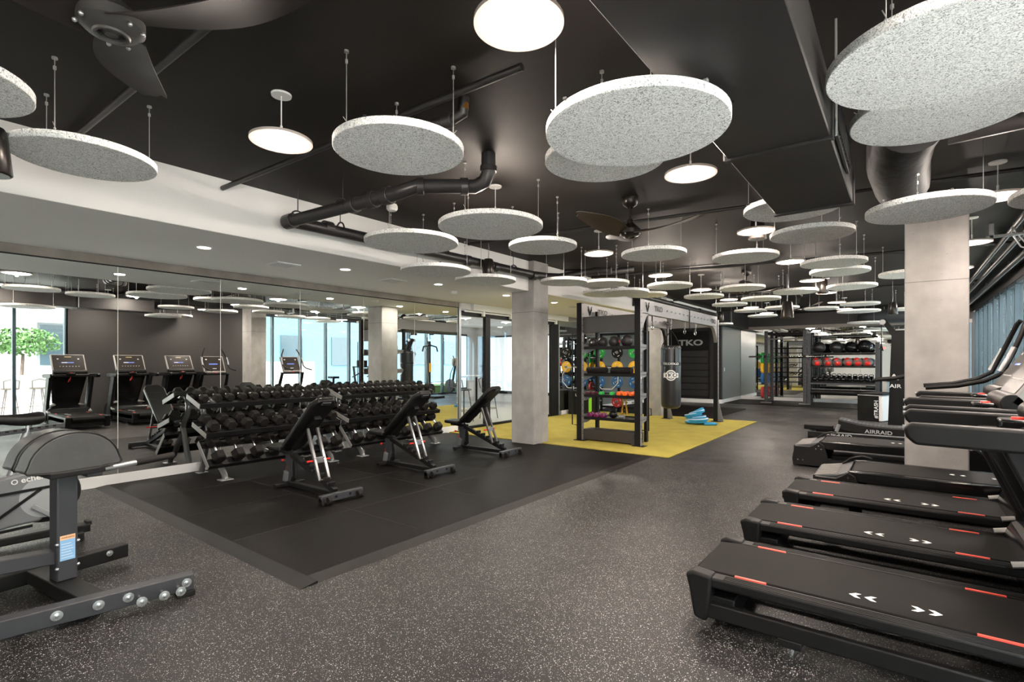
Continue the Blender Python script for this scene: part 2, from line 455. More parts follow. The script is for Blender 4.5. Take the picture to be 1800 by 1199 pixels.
# ---------------------------------------------------------------- columns
def column(x0,x1,y0,y1,label,z1=ZC):
    o = G().box(x0,x1,y0,y1,0,z1).obj('concrete_column', conc, None, .012, 2); return tag(o, label, 'column')
column(-5.40,-4.93,7.06,7.50,'square concrete column standing at the corner of black mat and yellow turf')
column(0.0,.52,6.9,7.32,'wide concrete column on the right, behind the row of treadmills')
column(-5.42,-4.96,12.78,13.2,'concrete column behind the heavy bag and rig')

# ---------------------------------------------------------------- storefront and lounge beyond
def sf(name,x0,x1,y0,y1,z0,z1,m,b=.003): return struct(G().box(x0,x1,y0,y1,z0,z1).obj(name,m,None,b,1))
sf('door_frame_1', XM-.05, XM+.03, 8.40, 8.56, 0, 2.36, black_metal)
sf('door_frame_2', XM-.05, XM+.03, 10.98, 11.32, 0, 2.36, black_metal)
sf('door_frame_3', XM-.05, XM+.03, 7.58, 7.64, 0, 2.6, silver)
sf('door_frame_4', XM-.05, XM+.02, 7.64, 11.32, 2.34, 2.44, black_metal)
sf('door_frame_5', XM-.05, XM+.02, 7.64, 11.32, 0, .07, black_metal)
sf('trim_9', XM-.05, XM+.10, 7.95, 11.7, 2.46, 2.595, white_paint)
for n_,(a,b) in enumerate(((7.64,8.40),(8.56,10.98))):
    d_ = struct(G().box(XM-.02, XM-.008, a, b, .07, 2.34).obj('door_%d'%(n_+1), shop_glass))
t = thing('sliding_door_track', 'white sliding door track with roller hangers above the glass partition', 'rail', (XM+.06, 7.7, 2.43))
G().box(-.01,.01,0,3.5,-.015,.015).obj('rail', white_paint, t, .003)
for k in range(4): G().box(-.02,.03,.55+k*.95,.62+k*.95,-.07,.03).obj('roller_hanger', white_paint, t, .004)
# lounge
wallbox('wall_lounge', -12.45,-12.3, 6, 14, 0, 3, wall_white)
wallbox('wall_lounge', -12.4,XM-.16, 5.9, 6, 0, 3, wall_white)
wallbox('wall_lounge', -12.4,XM-.16, 14, 14.1, 0, 3, wall_white)
wallbox('ceiling_lounge', -12.5,XM-.16, 5.9, 14.1, 2.62, 2.7, soffit_grey)
o = struct(G().box(-12.3,XM-.17,6,14,0,.012).obj('floor_lounge', mat('lounge_floor',(.42,.40,.38),.35)))
for k,(a,b) in enumerate(((6.6,8.6),(9.2,11.2),(11.8,13.4))):
    f = struct(G().box(-12.3,-12.26,a-.06,b+.06,.44,2.36).obj('window_lounge_glow', black_metal))
    G().box(-12.262,-12.25,a,b,.5,2.3).obj('lit_pane', emit('daylit_pane_%d'%k,(.86,.94,1.0),.5), f)
f = struct(G().box(-12.0,-7.9,13.95,14.0,.3,2.3).obj('window_lounge_glow', black_metal))  # end window added, its panes glow to brighten the view through the glass
for k in range(3): G().box(-11.9+k*1.35,-10.65+k*1.35,13.94,13.95,.4,2.25).obj('lit_pane', emit('added_end_glow_%d'%k,(.86,.94,1.0),.5), f)
for k,(x_,y_) in enumerate(((-8.6,8.2),(-8.6,10.6),(-10.8,9.4),(-9.4,12.6))):  # fill lights added so the lounge does not go black
    t = thing('lounge_fill_light','round fill light added to the lounge ceiling behind the glass, %s of four' % ('first','second','third','fourth')[k],'downlight',(x_,y_,2.616),0,'added lounge lights')
    G().lathe([(.062,0),(.062,-.006),(.078,-.006),(.08,0)],n=24).obj('trim_ring', white_paint, t)
    G().lathe([(.001,-.003),(.062,-.003)],n=24).obj('lens', down_glow, t)
    l = bpy.data.lights.new('lamp_light','AREA'); l.shape='DISK'; l.size=.3; l.energy=26; l.color=(1,.93,.85)
    lo = bpy.data.objects.new('lamp_light', l); COL.objects.link(lo); lo.parent=t; lo.location=(0,0,-.012)
def stool(loc, label, cat='stool', group='lounge stools', m=None, rz=0):
    m = m or grey_metal
    t = thing('bar_stool', label, cat, loc, rz, group)
    G().lathe([(.001,.76),(.17,.76),(.185,.745),(.17,.725),(.001,.725)], n=20).obj('seat', m, t)
    for i in range(4):
        a = PI/4+i*PI/2; G().cyl((.11*math.cos(a),.11*math.sin(a),.73),(.22*math.cos(a),.22*math.sin(a),0),.011,n=8).obj('leg', m, t)
    G().tube([(.19*math.cos(a_*PI/8),.19*math.sin(a_*PI/8),.25) for a_ in range(16)], .008, 8, True).obj('footrest', m, t)
    G().tube([(-.15,-.14,.74),(-.2,-.15,.95),(-.22,0,1.0),(-.2,.15,.95),(-.15,.14,.74)], .01, 8).obj('back_rail', m, t)
    return t
lt = thing('high_table', 'high white table in the lounge behind the glass partition', 'table', (-9.0,9.3,.012))
G().box(-.4,.4,-.7,.7,1.0,1.04).obj('table_top', white_paint, lt, .006)
for sy in (-.6,.6):
    for sx in (-.3,.3): G().box(sx-.02,sx+.02,sy-.02,sy+.02,0,1.0).obj('leg', black_metal, lt, .003)
stool((-8.12,8.8,.012),'dark bar stool on the gym side of the lounge high table, nearer the mirrors')
stool((-8.12,9.7,.012),'dark bar stool on the gym side of the lounge high table, farther along')
stool((-9.9,9.2,.012),'dark bar stool on the far side of the lounge high table', rz=PI)

# ---------------------------------------------------------------- floor mats and turf
g = G().box(XM+.02,-3.07,1.84,7.22,0.001,.014)
rm = thing('rubber_floor_mat', 'large black rubber mat under the benches and dumbbell racks', 'mat', (XM,1.74,0))
def loc(g, o): g.v = [(v[0]-o[0],v[1]-o[1],v[2]-o[2]) for v in g.v]; return g
o_ = (XM,1.74,0)
loc(g,o_).obj('mat_body', mat_black, rm)
seam = mat('mat_seam',(.008,.008,.008),.8)
g = G()
for k in range(1,4): g.box(XM+.02+k*1.0, XM+.026+k*1.0, 1.84, 7.22, .0135,.0147)
for k in range(1,5): g.box(XM+.02, -3.07, 1.84+k*1.08, 1.846+k*1.08, .0135,.0147)
loc(g,o_).obj('seam', seam, rm)
g = G().prism([(1.72,.001),(1.84,.016),(1.84,.001)],'x',XM+.02,-2.95)
g.add([( -3.07,1.84,.016),(-2.95,1.72,.001),(-2.95,7.25,.001),(-3.07,7.25,.016),(-3.07,1.84,.001),(-3.07,7.25,.001)],[(0,1,2,3),(4,1,2,5),(0,3,5,4),(0,4,1),(3,2,5)])
loc(g,o_).obj('ramp_edge', mat('ramp_rubber',(.009,.008,.0076),.45,0,.2), rm)
o = G().box(XM+.02,-2.72,7.30,12.9,.001,.018).obj('turf_mat', turf, None, .004, 1); tag(o,'yellow-green turf field under the storage rig','turf')
o = G().box(XM+.02,-3.72,12.95,16.25,.001,.016).obj('rubber_floor_mat', mat_black); tag(o,'black rubber mat behind the turf, in front of the black slat wall','mat')
o = G().box(-4.85,-.3,18.15,20.4,.001,.016).obj('rubber_floor_mat', mat_black); tag(o,'black rubber mat along the end wall under the squat rack and ball rack','mat')

# ---------------------------------------------------------------- ceiling: ducts, pipes, vents
t = thing('air_duct', 'wide black rectangular air duct with flanges hanging from the ceiling', 'duct', (-.53,0,2.52))
g = G()
g.prism([(-.25,0),(.24,0),(.24,.26),(-.25,.26)],'y',-3.0,4.35); g.obj('duct_body', duct_mat, t, .006, 1)
for y_ in (1.05,3.0,4.33): 
    G().box(-.262,.252,y_-.018,y_+.018,-.014,.272).obj('flange', duct_mat, t, .003)
g = G().box(.245,.262,3.02,3.75,.03,.23); f = g.obj('grille_frame', duct_mat, t, .003)
g = G()
for k in range(11): g.box(.258,.27,3.06+k*.062,3.085+k*.062,.05,.21)
g.obj('slat', mat('grille_gap',(.004,.004,.004),.6), f)
for y_ in (1.05,3.0): 
    for sx in (-.27,.26): G().cyl((sx,y_,.0),(sx,y_,.58),.006,n=8).obj('hanger_rod', steel_wire, t)
t = pipe('round_duct', [(.03,4.12,2.9),(-.02,4.3,2.87),(-.04,4.7,2.85),(-.02,5.4,2.88)], .19, mat('duct_wrap',(.016,.016,.017),.6,0,.25,bump=(12,.5)), 'fat round flexible black duct behind the rectangular duct, right of centre', 'duct', 20)
t = pipe('round_duct', [(.22,4.3,2.93),(1.45,4.2,2.93)], .14, duct_mat, 'round black branch duct running toward the window wall', 'duct', 20)
t = pipe('round_duct', [(.4,19.6,2.8),(-.9,19.6,2.8),(-1.0,19.8,2.8)], .22, mat('duct_far',(.08,.09,.10),.45,.2), 'grey round duct under the ceiling by the end wall', 'duct', 20)
for k in (-.2,-.9): G().cyl((k,0,.2),(k,0,.3),.01,n=8).obj('hanger', steel_wire, t)
g = [(-4.86,2.69,2.78),(-3.35,2.82,2.80),(-3.16,2.86,2.83),(-2.83,3.20,2.85),(-2.74,3.22,2.88),(-2.70,3.22,2.95),(-2.70,3.22,3.1)]
def lerp(a,b,t_): return tuple(a[i]+(b[i]-a[i])*t_ for i in range(3))
t = pipe('drain_pipe', g, .058, pipe_mat, 'thick black drain pipe with couplings crossing the ceiling and rising at an elbow', rings=[(lerp(g[0],g[1],a),lerp(g[0],g[1],a+.05),.072) for a in (0,.03,.62,.78,.9)]+[(g[2],lerp(g[2],g[3],.12),.07),(lerp(g[2],g[3],.75),lerp(g[2],g[3],.88),.07),(g[5],lerp(g[5],g[6],.3),.07)])
for u_ in (.12,.55): 
    c = Vector(lerp(g[0],g[1],u_))-Vector(g[0]); G().tube([(c.x,c.y+.07*math.cos(a_*PI/8),c.z+.07*math.sin(a_*PI/8)+.01) for a_ in range(0,9)],.008,6).cyl((c.x,c.y,c.z+.08),(c.x,c.y,.32),.005,n=6).obj('hanger', pipe_mat, t)
ya = [2.85,4.1,5.4,6.9]
t = pipe('drain_pipe', [(-4.86,2.8,2.80),(-4.88,6.95,2.84),(-4.80,7.25,2.84),(-4.66,7.42,2.84)], .06, pipe_mat, 'long black drain pipe running beside the white bulkhead to the first column', rings=[((-4.87,y_,2.82),(-4.87,y_+.10,2.82),.073) for y_ in (3.1,4.2,5.3,5.9,6.9)])
for y_ in (3.3,4.9,6.4): G().tube([(.0+.075*math.cos(a_*PI/8),y_-2.8,.02+.09*math.sin(a_*PI/8)) for a_ in range(9)],.009,6).cyl((0,y_-2.8,.11),(0,y_-2.8,.3),.005,n=6).obj('hanger', pipe_mat, t)
pipe('drain_pipe', [(-4.66,7.42,2.84),(-4.55,7.6,2.88),(-4.3,7.75,2.93),(-3.9,7.85,2.93)], .058, pipe_mat, 'black drain pipe elbow above the first column head', rings=[((-4.2,7.78,2.93),(-4.1,7.8,2.93),.07)])
pipe('drain_pipe', [(-4.7,7.65,2.96),(-4.0,8.15,2.96),(-3.7,8.3,3.0)], .05, pipe_mat, 'upper black pipe branch above the first column head', rings=[((-4.4,7.86,2.96),(-4.3,7.93,2.96),.06)])
pipe('drain_pipe', [(-4.84,8.3,2.92),(-4.88,17.8,2.92)], .06, pipe_mat, 'black drain pipe running beyond the first column along the bulkhead', rings=[((-4.86,y_,2.92),(-4.86,y_+.1,2.92),.073) for y_ in (10.5,13.2,15.5)])
pipe('drain_pipe', [(-2.9,2.32,2.97),(-2.35,2.42,2.97),(-2.26,2.44,3.0),(-2.25,2.44,3.1)], .035, pipe_mat, 'short black pipe with brass valve under the ceiling left of centre', rings=[((-2.4,2.41,2.97),(-2.33,2.42,2.97),.045)])
o = G().cyl((-2.25,2.44,3.02),(-2.25,2.44,3.06),.03).obj('brass_valve', mat('brass',(.5,.22,.05),.4,.8)); tag(o,'small brass valve on the short pipe left of centre','valve')
pipe('sprinkler_pipe', [(-2.0,1.12,3.05),(-4.96,1.05,3.05)], .022, pipe_mat, 'thin black sprinkler pipe crossing behind the near fan', n=8)
pipe('sprinkler_pipe', [(-1.7,2.32,3.05),(-5.0,2.15,3.0)], .022, pipe_mat, 'thin black sprinkler pipe ending at the white bulkhead', n=8)
pipe('sprinkler_pipe', [(.9,6.2,3.06),(-4.9,5.4,3.06)], .02, pipe_mat, 'thin black conduit crossing the ceiling beyond the fan', n=8)
pipe('sprinkler_pipe', [(1.2,9.9,3.06),(-4.9,9.0,3.06)], .025, pipe_mat, 'black conduit crossing the ceiling in the middle of the room', n=8)
pipe('sprinkler_pipe', [(1.2,14.0,3.04),(-4.9,13.5,3.04)], .03, pipe_mat, 'black conduit crossing the ceiling above the far end', n=8)
for (x_,y_,l) in ((-6.06,3.31,'square white ceiling vent in the soffit nearest the camera'),(-5.96,4.93,'square white ceiling vent in the soffit, middle one'),(-5.65,9.62,'square white ceiling vent in the soffit beyond the first column')):
    t = thing('ceiling_vent', l, 'vent', (x_,y_,ZS-.004))
    G().box(-.15,.15,-.15,.15,-.014,0).obj('vent_frame', white_paint, t, .004)
    g = G()
    for k in range(6): g.box(-.11,.11,-.11+k*.04,-.095+k*.04,-.018,-.012)
    g.obj('louver', mat('louver_grey',(.55,.55,.55),.5), t)
t = thing('smoke_detector','round white smoke detector under the soffit before the first column','detector',(-6.1,6.35,ZS-.004))
G().lathe([(.001,-.045),(.04,-.045),(.06,-.03),(.07,0)],n=20).obj('detector_body', white_paint, t)
t = thing('smoke_detector','white round smoke detector on the black ceiling below the drain pipe','detector',(-4.4,3.63,ZC))
G().lathe([(.001,-.07),(.045,-.07),(.06,-.05),(.06,-.02),(.05,0)],n=20).obj('detector_body', white_paint, t)

# ---------------------------------------------------------------- acoustic discs
def disc(x,y,z,R,label,group=None,n=64):
    rz = random.uniform(0,6.28)
    t = thing('acoustic_panel', label, 'ceiling panel', (x,y,z), rz, group)
    th = .042
    G().lathe([(.001,0),(R-.004,0),(R,.004),(R,th-.004),(R-.004,th),(.001,th)], n=n).obj('panel', felt, t, ang=40)
    for k in range(3):
        a = 2*PI*k/3+.5; px,py = (R-.04)*math.cos(a),(R-.04)*math.sin(a)
        ZT = ZC
        wx, wy = x+px*math.cos(rz)-py*math.sin(rz), y+px*math.sin(rz)+py*math.cos(rz)
        if -.82 < wx < -.25 and wy < 4.4: ZT = 2.515
        if wx < XS+.02: ZT = ZS-.005
        if abs(wx+.02) < .2 and 3.9 < wy < 5.5: ZT = 2.69
        g = G().cyl((px,py,th),(px,py,ZT-z),.0025,n=6)
        g.sph((px,py,th+.02),.007,8,6); g.cyl((px,py,ZT-z-.07),(px,py,ZT-z-.05),.008,n=8); g.cyl((px,py,ZT-z-.012),(px,py,ZT-z),.014,n=8)
        g.bar((px,py,th+.03),(px*1.06,py*1.06,th+.05),.003,.003)
        g.obj('hanging_wire', steel_wire, t)
        cx,cy = R*math.cos(a+.5),R*math.sin(a+.5)
        G().box(cx-.008,cx+.008,cy-.008,cy+.008,th-.002,th+.006).obj('clip', black_metal, t)
    return t
P = 'round acoustic panel '
D = [
(-3.42,.22,2.64,.37,P+'cut off at the left edge of the picture'),
(-4.03,.93,2.64,.367,P+'at far left in front of the white bulkhead'),
(-2.38,2.02,2.64,.379,P+'between the two nearest pendant lamps'),
(-1.55,3.02,2.70,.385,P+'half hidden behind the largest central one'),
(-.973,2.198,2.44,.405,P+'large and close, just left of the black duct'),
(-3.05,3.67,2.64,.483,P+'hanging above the black cone speaker before the first column'),
(-4.12,3.66,2.64,.485,P+'overlapping below the thick drain pipe'),
(-3.13,4.65,2.64,.37,P+'above the head of the first column'),
(-2.33,5.78,2.64,.369,P+'right below the middle ceiling fan'),
(-1.52,6.6,2.64,.368,P+'left of a lamp and above the second fan'),
(-4.57,4.45,2.50,.427,P+'low in front of the soffit, left of the cone speaker'),
(-4.57,5.39,2.50,.417,P+'low in front of the soffit behind the cone speaker'),
(-3.95,6.42,2.55,.34,P+'just right of the first column head'),
(-3.60,7.06,2.57,.35,P+'small and behind others, right of the first column'),
(-4.30,8.59,2.64,.485,P+'wide one in front of the white bulkhead above the rig'),
(-3.65,7.87,2.53,.37,P+'overlapping the wide one above the rig'),
(-4.09,9.77,2.72,.40,P+'just right above the cone speaker over the rig'),
(-3.10,8.37,2.64,.363,P+'beneath a lamp above the rig beam'),
(-3.08,10.13,2.64,.363,P+'above the far end of the rig beam'),
(-2.2,9.35,2.64,.36,P+'behind the second fan'),
(-2.28,11.17,2.64,.363,P+'right of the second fan downrod'),
(-3.06,11.9,2.64,.36,P+'beyond the rig, second in its row'),
(-3.03,13.64,2.64,.36,P+'beyond the rig, third in its row'),
(-3.1,15.4,2.64,.37,P+'beyond the rig, last in its row'),
(-.73,5.81,2.64,.366,P+'below the end of the black duct, on the camera axis side'),
(-.75,4.80,2.655,.36,P+'partly hidden by the end of the black duct'),
(.13,4.83,2.50,.375,P+'directly above the wide concrete column'),
(-.72,7.66,2.64,.367,P+'left of the column top, upper of a pair'),
(-.72,8.46,2.64,.363,P+'left of the column top, lower of a pair'),
(-.70,10.26,2.64,.36,P+'behind the cone speaker left of the wide column'),
(-1.55,10.4,2.64,.36,P+'above the large cone speaker near the end wall'),
(.05,9.3,2.64,.36,P+'touching the left edge of the wide column'),
(-1.56,14.1,2.64,.35,P+'small in the distance over the ball rack'),
(-.91,15.4,2.64,.458,P+'lowest wide one over the right end of the ball rack'),
(-.80,14.03,2.69,.38,P+'brightly lit one above the ball rack, near its right end'),
(.07,15.5,2.64,.36,P+'distant one half hidden by the wide column'),
(-2.27,13.35,2.64,.36,P+'distant one behind the large cone speaker'),
(-.93,18.6,2.55,.46,P+'farthest one close to the end wall mirror'),
(-4.3,15.9,2.5,.30,P+'small one near the black wall corner'),
(.135,2.63,2.58,.41,P+'largest in the upper right corner'),
(.149,3.52,2.70,.40,P+'tucked behind the largest one at upper right'),
(-2.5,-1.2,2.6,.48,P+'behind the camera over the exercise bikes'),
(-1.5,-1.0,2.6,.48,P+'behind the camera, nearer the windows'),
(.75,1.0,2.62,.48,P+'over the nearest treadmill, outside the frame'),
(1.08,5.35,2.6,.46,P+'over the treadmill consoles, outside the frame'),
]
for d_ in D: disc(*d_, group='round acoustic ceiling panels')

# ---------------------------------------------------------------- pendant disc lamps
def lamp(x,y,label,z=2.8):
    t = thing('pendant_lamp', label, 'ceiling lamp', (x,y,z), 0, 'round white pendant lamps')
    R=.187
    G().lathe([(R-.018,-.004),(R,-.004),(R,.012),(R-.03,.022),(.001,.022)],n=48).obj('housing', mat('lamp_ring',(.42,.37,.34),.5), t)
    G().lathe([(.001,0),(R-.018,0),(R-.018,.012),(.001,.012)],n=48).obj('diffuser', warm_glow, t)
    G().cyl((0,0,.02),(0,0,.10),.008,n=10).cyl((0,0,.1),(0,0,ZC-z),.004,n=8).obj('stem', white_paint, t)
    G().lathe([(.001,ZC-z-.012),(.06,ZC-z-.012),(.062,ZC-z)],n=24).obj('canopy', white_paint, t)
    l = bpy.data.lights.new('lamp_light','AREA'); l.shape='DISK'; l.size=.32; l.energy=LAMP_W; l.color=LAMP_COL
    lo = bpy.data.objects.new('lamp_light', l); COL.objects.link(lo); lo.parent=t; lo.location=(0,0,-.006)
    l = bpy.data.lights.new('lamp_light','POINT'); l.shadow_soft_size=.02; l.energy=LAMP_SIDE; l.color=LAMP_COL
    lo = bpy.data.objects.new('lamp_light', l); COL.objects.link(lo); lo.parent=t; lo.location=(0,0,-.032)
    return t
Yr = [1.71,3.86,5.98,8.1,10.2,12.2,14.3,16.2]
wh = ['nearest the camera','second from the camera','third from the camera','fourth from the camera','fifth from the camera','sixth from the camera','seventh from the camera','farthest from the camera']
for i,y_ in enumerate(Yr):
    lamp(-1.27,y_,'round glowing pendant lamp in the middle row left of the duct, '+wh[i])
    lamp(-3.15,y_,'round glowing pendant lamp in the left row, '+wh[i])
    if i in (0,1,2,3,4,6): lamp(.63,y_,'round glowing pendant lamp in the right row by the windows, '+wh[i])
for i,x_ in enumerate((-1.27,-3.15)): lamp(x_,-.6,'round glowing pendant lamp behind the camera, '+('middle row' if i==0 else 'left row'))
# recessed downlights
dn = ['nearest the camera','second from the camera','third from the camera','fourth, just before the first column','fifth, just past the first column','sixth, above the plyo box','seventh, above the plate storage']
for i,(x_,y_) in enumerate(((-5.82,2.32),(-5.75,3.98),(-5.71,5.61),(-5.70,7.3),(-5.62,8.77),(-5.6,10.42),(-5.56,12.03))):
    t = thing('recessed_downlight','round recessed downlight in the grey soffit, '+dn[i],'downlight',(x_,y_,ZS-.004),0,'recessed downlights in the soffit')
    G().lathe([(.062,0),(.062,-.006),(.078,-.006),(.08,0)],n=24).obj('trim_ring', white_paint, t)
    G().lathe([(.001,-.003),(.062,-.003)],n=24).obj('lens', down_glow, t)
    l = bpy.data.lights.new('lamp_light','AREA'); l.shape='DISK'; l.size=.11; l.energy=DOWN_W; l.color=(1,.9,.78)
    lo = bpy.data.objects.new('lamp_light', l); COL.objects.link(lo); lo.parent=t; lo.location=(0,0,-.012)

# ---------------------------------------------------------------- cone speakers
def speaker(x,y,z,label,k=1.0):
    t = thing('pendant_speaker', label, 'speaker', (x,y,z), 0, 'hanging cone speakers')
    G().lathe([(.001,0),(.086*k,0),(.093*k,.008),(.07*k,.235*k),(.058*k,.255*k),(.001,.26*k)],n=28).obj('speaker_cone', bronze, t, ang=50)
    G().lathe([(.001,-.002),(.08*k,-.002),(.082*k,.004)],n=28).obj('speaker_grille', gloss_black, t)
    G().cyl((0,0,.25*k),(0,0,.30*k),.008,n=8).cyl((0,0,.29*k),(0,0,ZC-z),.004,n=6).tube([(.006,0,.3*k),(.02,0,.4*k),(.004,0,min(.5,ZC-z-.02))],.0025,6).obj('suspension_cable', steel_wire, t)
speaker(-3.95,.5,2.42,'black cone speaker cut off at the left edge of the picture')
speaker(-4.72,5.63,2.61,'black cone speaker hanging before the first column')
speaker(-5.0,11.3,2.70,'small black cone speaker above the rig top')
speaker(-1.3,6.2,2.76,'bronze cone speaker in front of a pendant lamp, below the duct end')
speaker(-1.81,11.17,2.25,'large bronze cone speaker hanging low before the end wall',1.25)
speaker(-1.16,10.67,2.62,'bronze cone speaker overlapping a lamp, left of the wide column')
speaker(-4.1,15.0,2.55,'small dark cone speaker by the black wall corner')
speaker(-.2,13.5,2.4,'small dark cone speaker in the far right of the room')

# ---------------------------------------------------------------- ceiling fans
def fan(x,y,z,L,a0,label,bm,hm):
    t = thing('ceiling_fan', label, 'ceiling fan', (x,y,z))
    G().lathe([(.001,-.024),(.022,-.022),(.034,-.010),(.05,-.004),(.055,-.02),(.085,-.012),(.11,.01),(.11,.05),(.07,.09),(.035,.12),(.025,.16),(.001,.16)],n=28).obj('motor_hub', hm, t)
    G().lathe([(.045,-.021),(.05,-.028),(.058,-.026),(.062,-.018)],n=24).obj('hub_ring', hm, t)
    G().cyl((0,0,.14),(0,0,ZC-z-.06),.012,n=10).obj('downrod', hm, t)
    G().lathe([(.03,ZC-z-.10),(.07,ZC-z-.07),(.085,ZC-z-.03),(.085,ZC-z)],n=24).obj('canopy', hm, t)
    for k in range(3):
        a = math.radians(a0+120*k); m = Matrix.Rotation(a,4,'Z')
        # curved blade: chord widens then tapers, twisted
        N=14; vs=[]; 
        for i in range(N+1):
            s_=i/N; xx=.06+s_*(L-.06)
            cw=(.15+.13*math.sin(min(1,s_*1.6)*PI*.5)-.17*s_**3.0); off=.05*math.sin(s_*PI)-.03
            tw=math.radians(20*(1-s_*.55))
            for j in range(5):
                c_=(j/4-.5)*cw
                vs.append(m@Vector((xx - (.05*s_**2 if j<2 else 0), c_*math.cos(tw)+off, .02 + c_*math.sin(tw)+.09*s_**1.5+.012*(1-(2*j/4-1)**2))))
        top=[v+Vector((0,0,.006)) for v in vs]
        fs=[]; n_=len(vs)
        for i in range(N):
            for j in range(4):
                q=(i*5+j,i*5+j+1,(i+1)*5+j+1,(i+1)*5+j); fs.append(q[::-1]); fs.append(tuple(n_+c for c in q))
        for i in range(N):
            for j in (0,4): fs.append((i*5+j,(i+1)*5+j,n_+(i+1)*5+j,n_+i*5+j))
        for i in (0,N):
            for j in range(4): fs.append((i*5+j,i*5+j+1,n_+i*5+j+1,n_+i*5+j))
        b_=G().add(vs+top,fs).obj('blade', bm, t, ang=50)
        for r_ in ((.105,-.035),(.105,.03)):
            c_=m@Vector((r_[0],r_[1],-.004)); G().sph(c_,.009,8,6).obj('screw', silver, t)
fan(-2.47,.65,2.70,.82,34,'large dark ceiling fan close overhead at upper left',mat('fan_blade_dark',(.018,.014,.013),.6,0,.25),fan_grey)
fan(-2.27,5.0,2.72,.72,12,'brown three-blade ceiling fan in the middle of the room',fan_blade,bronze)
fan(-2.35,10.3,2.70,.72,40,'dark ceiling fan farther back, above the rig end',bronze,bronze)
fan(-2.1,14.6,2.70,.72,80,'farthest dark ceiling fan, behind the large cone speaker',bronze,bronze)
# ================================================================ DUMBBELL RACKS
def hexhead(g, x0, x1, r, c):
    # chamfered hexagonal head along x
    secs = [(x0, r*.80), (x0+c, r), (x1-c, r), (x1, r*.80)]
    vs = []
    for x, rr in secs:
        for i in range(6):
            a = math.radians(60*i); vs.append((x, rr*math.cos(a), rr*math.sin(a)))
    fs = [tuple(range(5,-1,-1)), tuple(range(18,24))]
    for k in range(3):
        for i in range(6): fs.append((k*6+i, k*6+(i+1)%6, (k+1)*6+(i+1)%6, (k+1)*6+i))
    return g.add(vs, fs)
DBH = {}
ORD = ['first','second','third','fourth','fifth','sixth','seventh','eighth','ninth','tenth','eleventh','last']
def dumbbell(r, hl, gl, M, label, group):
    """axis along local x"""
    key = (r,hl,gl)
    if key not in DBH:
        t = thing('dumbbell', label, 'dumbbell', (0,0,0), 0, group)
        hexhead(G(), gl/2, gl/2+hl, r, .012).obj('head', rubber, t, ang=20)
        hexhead(G(), -gl/2-hl, -gl/2, r, .012).obj('head', rubber, t, ang=20)
        G().lathe([(.013,-gl/2),(.016,-gl*.2),(.017,0),(.016,gl*.2),(.013,gl/2)], n=12, m=Matrix.Rotation(PI/2,3,'Y')).obj('handle', chrome, t, ang=60)
        DBH[key] = t
    else:
        t = copy_tree(DBH[key]); t['label'] = label; t['group'] = group
    t.matrix_world = M
    return t
def rack(y0, y1, which):
    t = thing('dumbbell_rack', 'three-tier black dumbbell rack, the %s of the two along the mirror' % which, 'rack', (-6.75, y0, .016))
    O = Vector((-6.75, y0, .016)); L = y1 - y0
    tiers = [((-6.95,1.00),(-6.58,.89),.052,.085,.115,12,'top'),((-6.79,.67),(-6.41,.56),.068,.10,.12,9,'middle'),((-6.62,.46),(-6.34,.19),.079,.11,.12,8,'bottom')]
    for (bx,bz),(fx_,fz),r,hl,gl,n,nm in tiers:
        B = Vector((bx,y0,bz)); F_ = Vector((fx_,y0,fz)); s_ = (F_-B); ln = s_.length; s_.normalize()
        nrm = Vector((0,1,0)).cross(s_); 
        if nrm.z < 0: nrm = -nrm
        m = Matrix(((s_.x,0,nrm.x,0),(s_.y,1,nrm.y,0),(s_.z,0,nrm.z,0),(0,0,0,1)))
        C = (B+F_)/2
        T = Matrix.Translation(C-O) @ m
        g = G()
        for sx in (-1,1): g.box(sx*ln*.34-.05, sx*ln*.34+.05, 0, L, -.012, 0, T)
        g.box(ln/2-.012, ln/2, 0, L, -.05, .012, T); g.box(-ln/2, -ln/2+.01, 0, L, -.03, .02, T)
        tr = g.obj('tray', black_metal, t, .002, 1)
        for ye in (-.008, L):
            G().box(-ln/2, ln/2+.004, ye, ye+.008, -.05, .008, T).obj('end_plate', con_grey, tr, .002, 1)
        for k in range(n):
            yy = L*(k+.5)/n
            rr = r*(.9+.2*k/n)
            M = Matrix.Translation(C + nrm*(r*.866+.002) + Vector((0,yy,0))) @ m
            dumbbell(r, hl, gl, M, 'black rubber hex dumbbell, %s from the left on the %s tier of the %s rack' % (ORD[k], nm, which), 'dumbbells on the %s tier of the %s rack' % (nm, which))
    for ye in (.17, L-.2):
        c = lambda x,z: (x+6.75, ye, z-.016)
        G().tube([c(-6.98,.02),c(-6.86,.30),c(-6.76,.54)], .032, 12, flat=1.5).obj('leg', oval_steel, t, ang=60)
        G().tube([c(-6.76,.52),c(-6.80,.62),c(-6.90,.72),c(-6.93,.82),c(-6.88,.92),c(-6.74,.93),c(-6.62,.88)], .03, 12, flat=1.5).obj('upright', oval_steel, t, ang=60)
        G().tube([c(-6.80,.58),c(-6.66,.60),c(-6.5,.56)], .024, 10, flat=1.4).obj('arm', oval_steel, t, ang=60)
        G().tube([c(-6.78,.50),c(-6.64,.36),c(-6.48,.16),c(-6.40,.12),c(-6.345,.07),c(-6.32,.012)], [.03,.03,.032,.034,.034,.034], 12, flat=1.4).obj('front_foot', oval_steel, t, ang=60)
        G().box(.37,.49,ye-.07,ye+.07,0,.012).obj('foot_plate', silver, t, .003, 1)
        G().box(-.27,-.17,ye-.06,ye+.06,0,.012).obj('foot_plate', silver, t, .003, 1)
    G().box(-.03,.0,.17,L-.2,.44,.50).obj('cross_beam', black_metal, t, .004)
    return t
rack(2.58, 4.36, 'nearer')
rack(4.50, 6.34, 'farther')

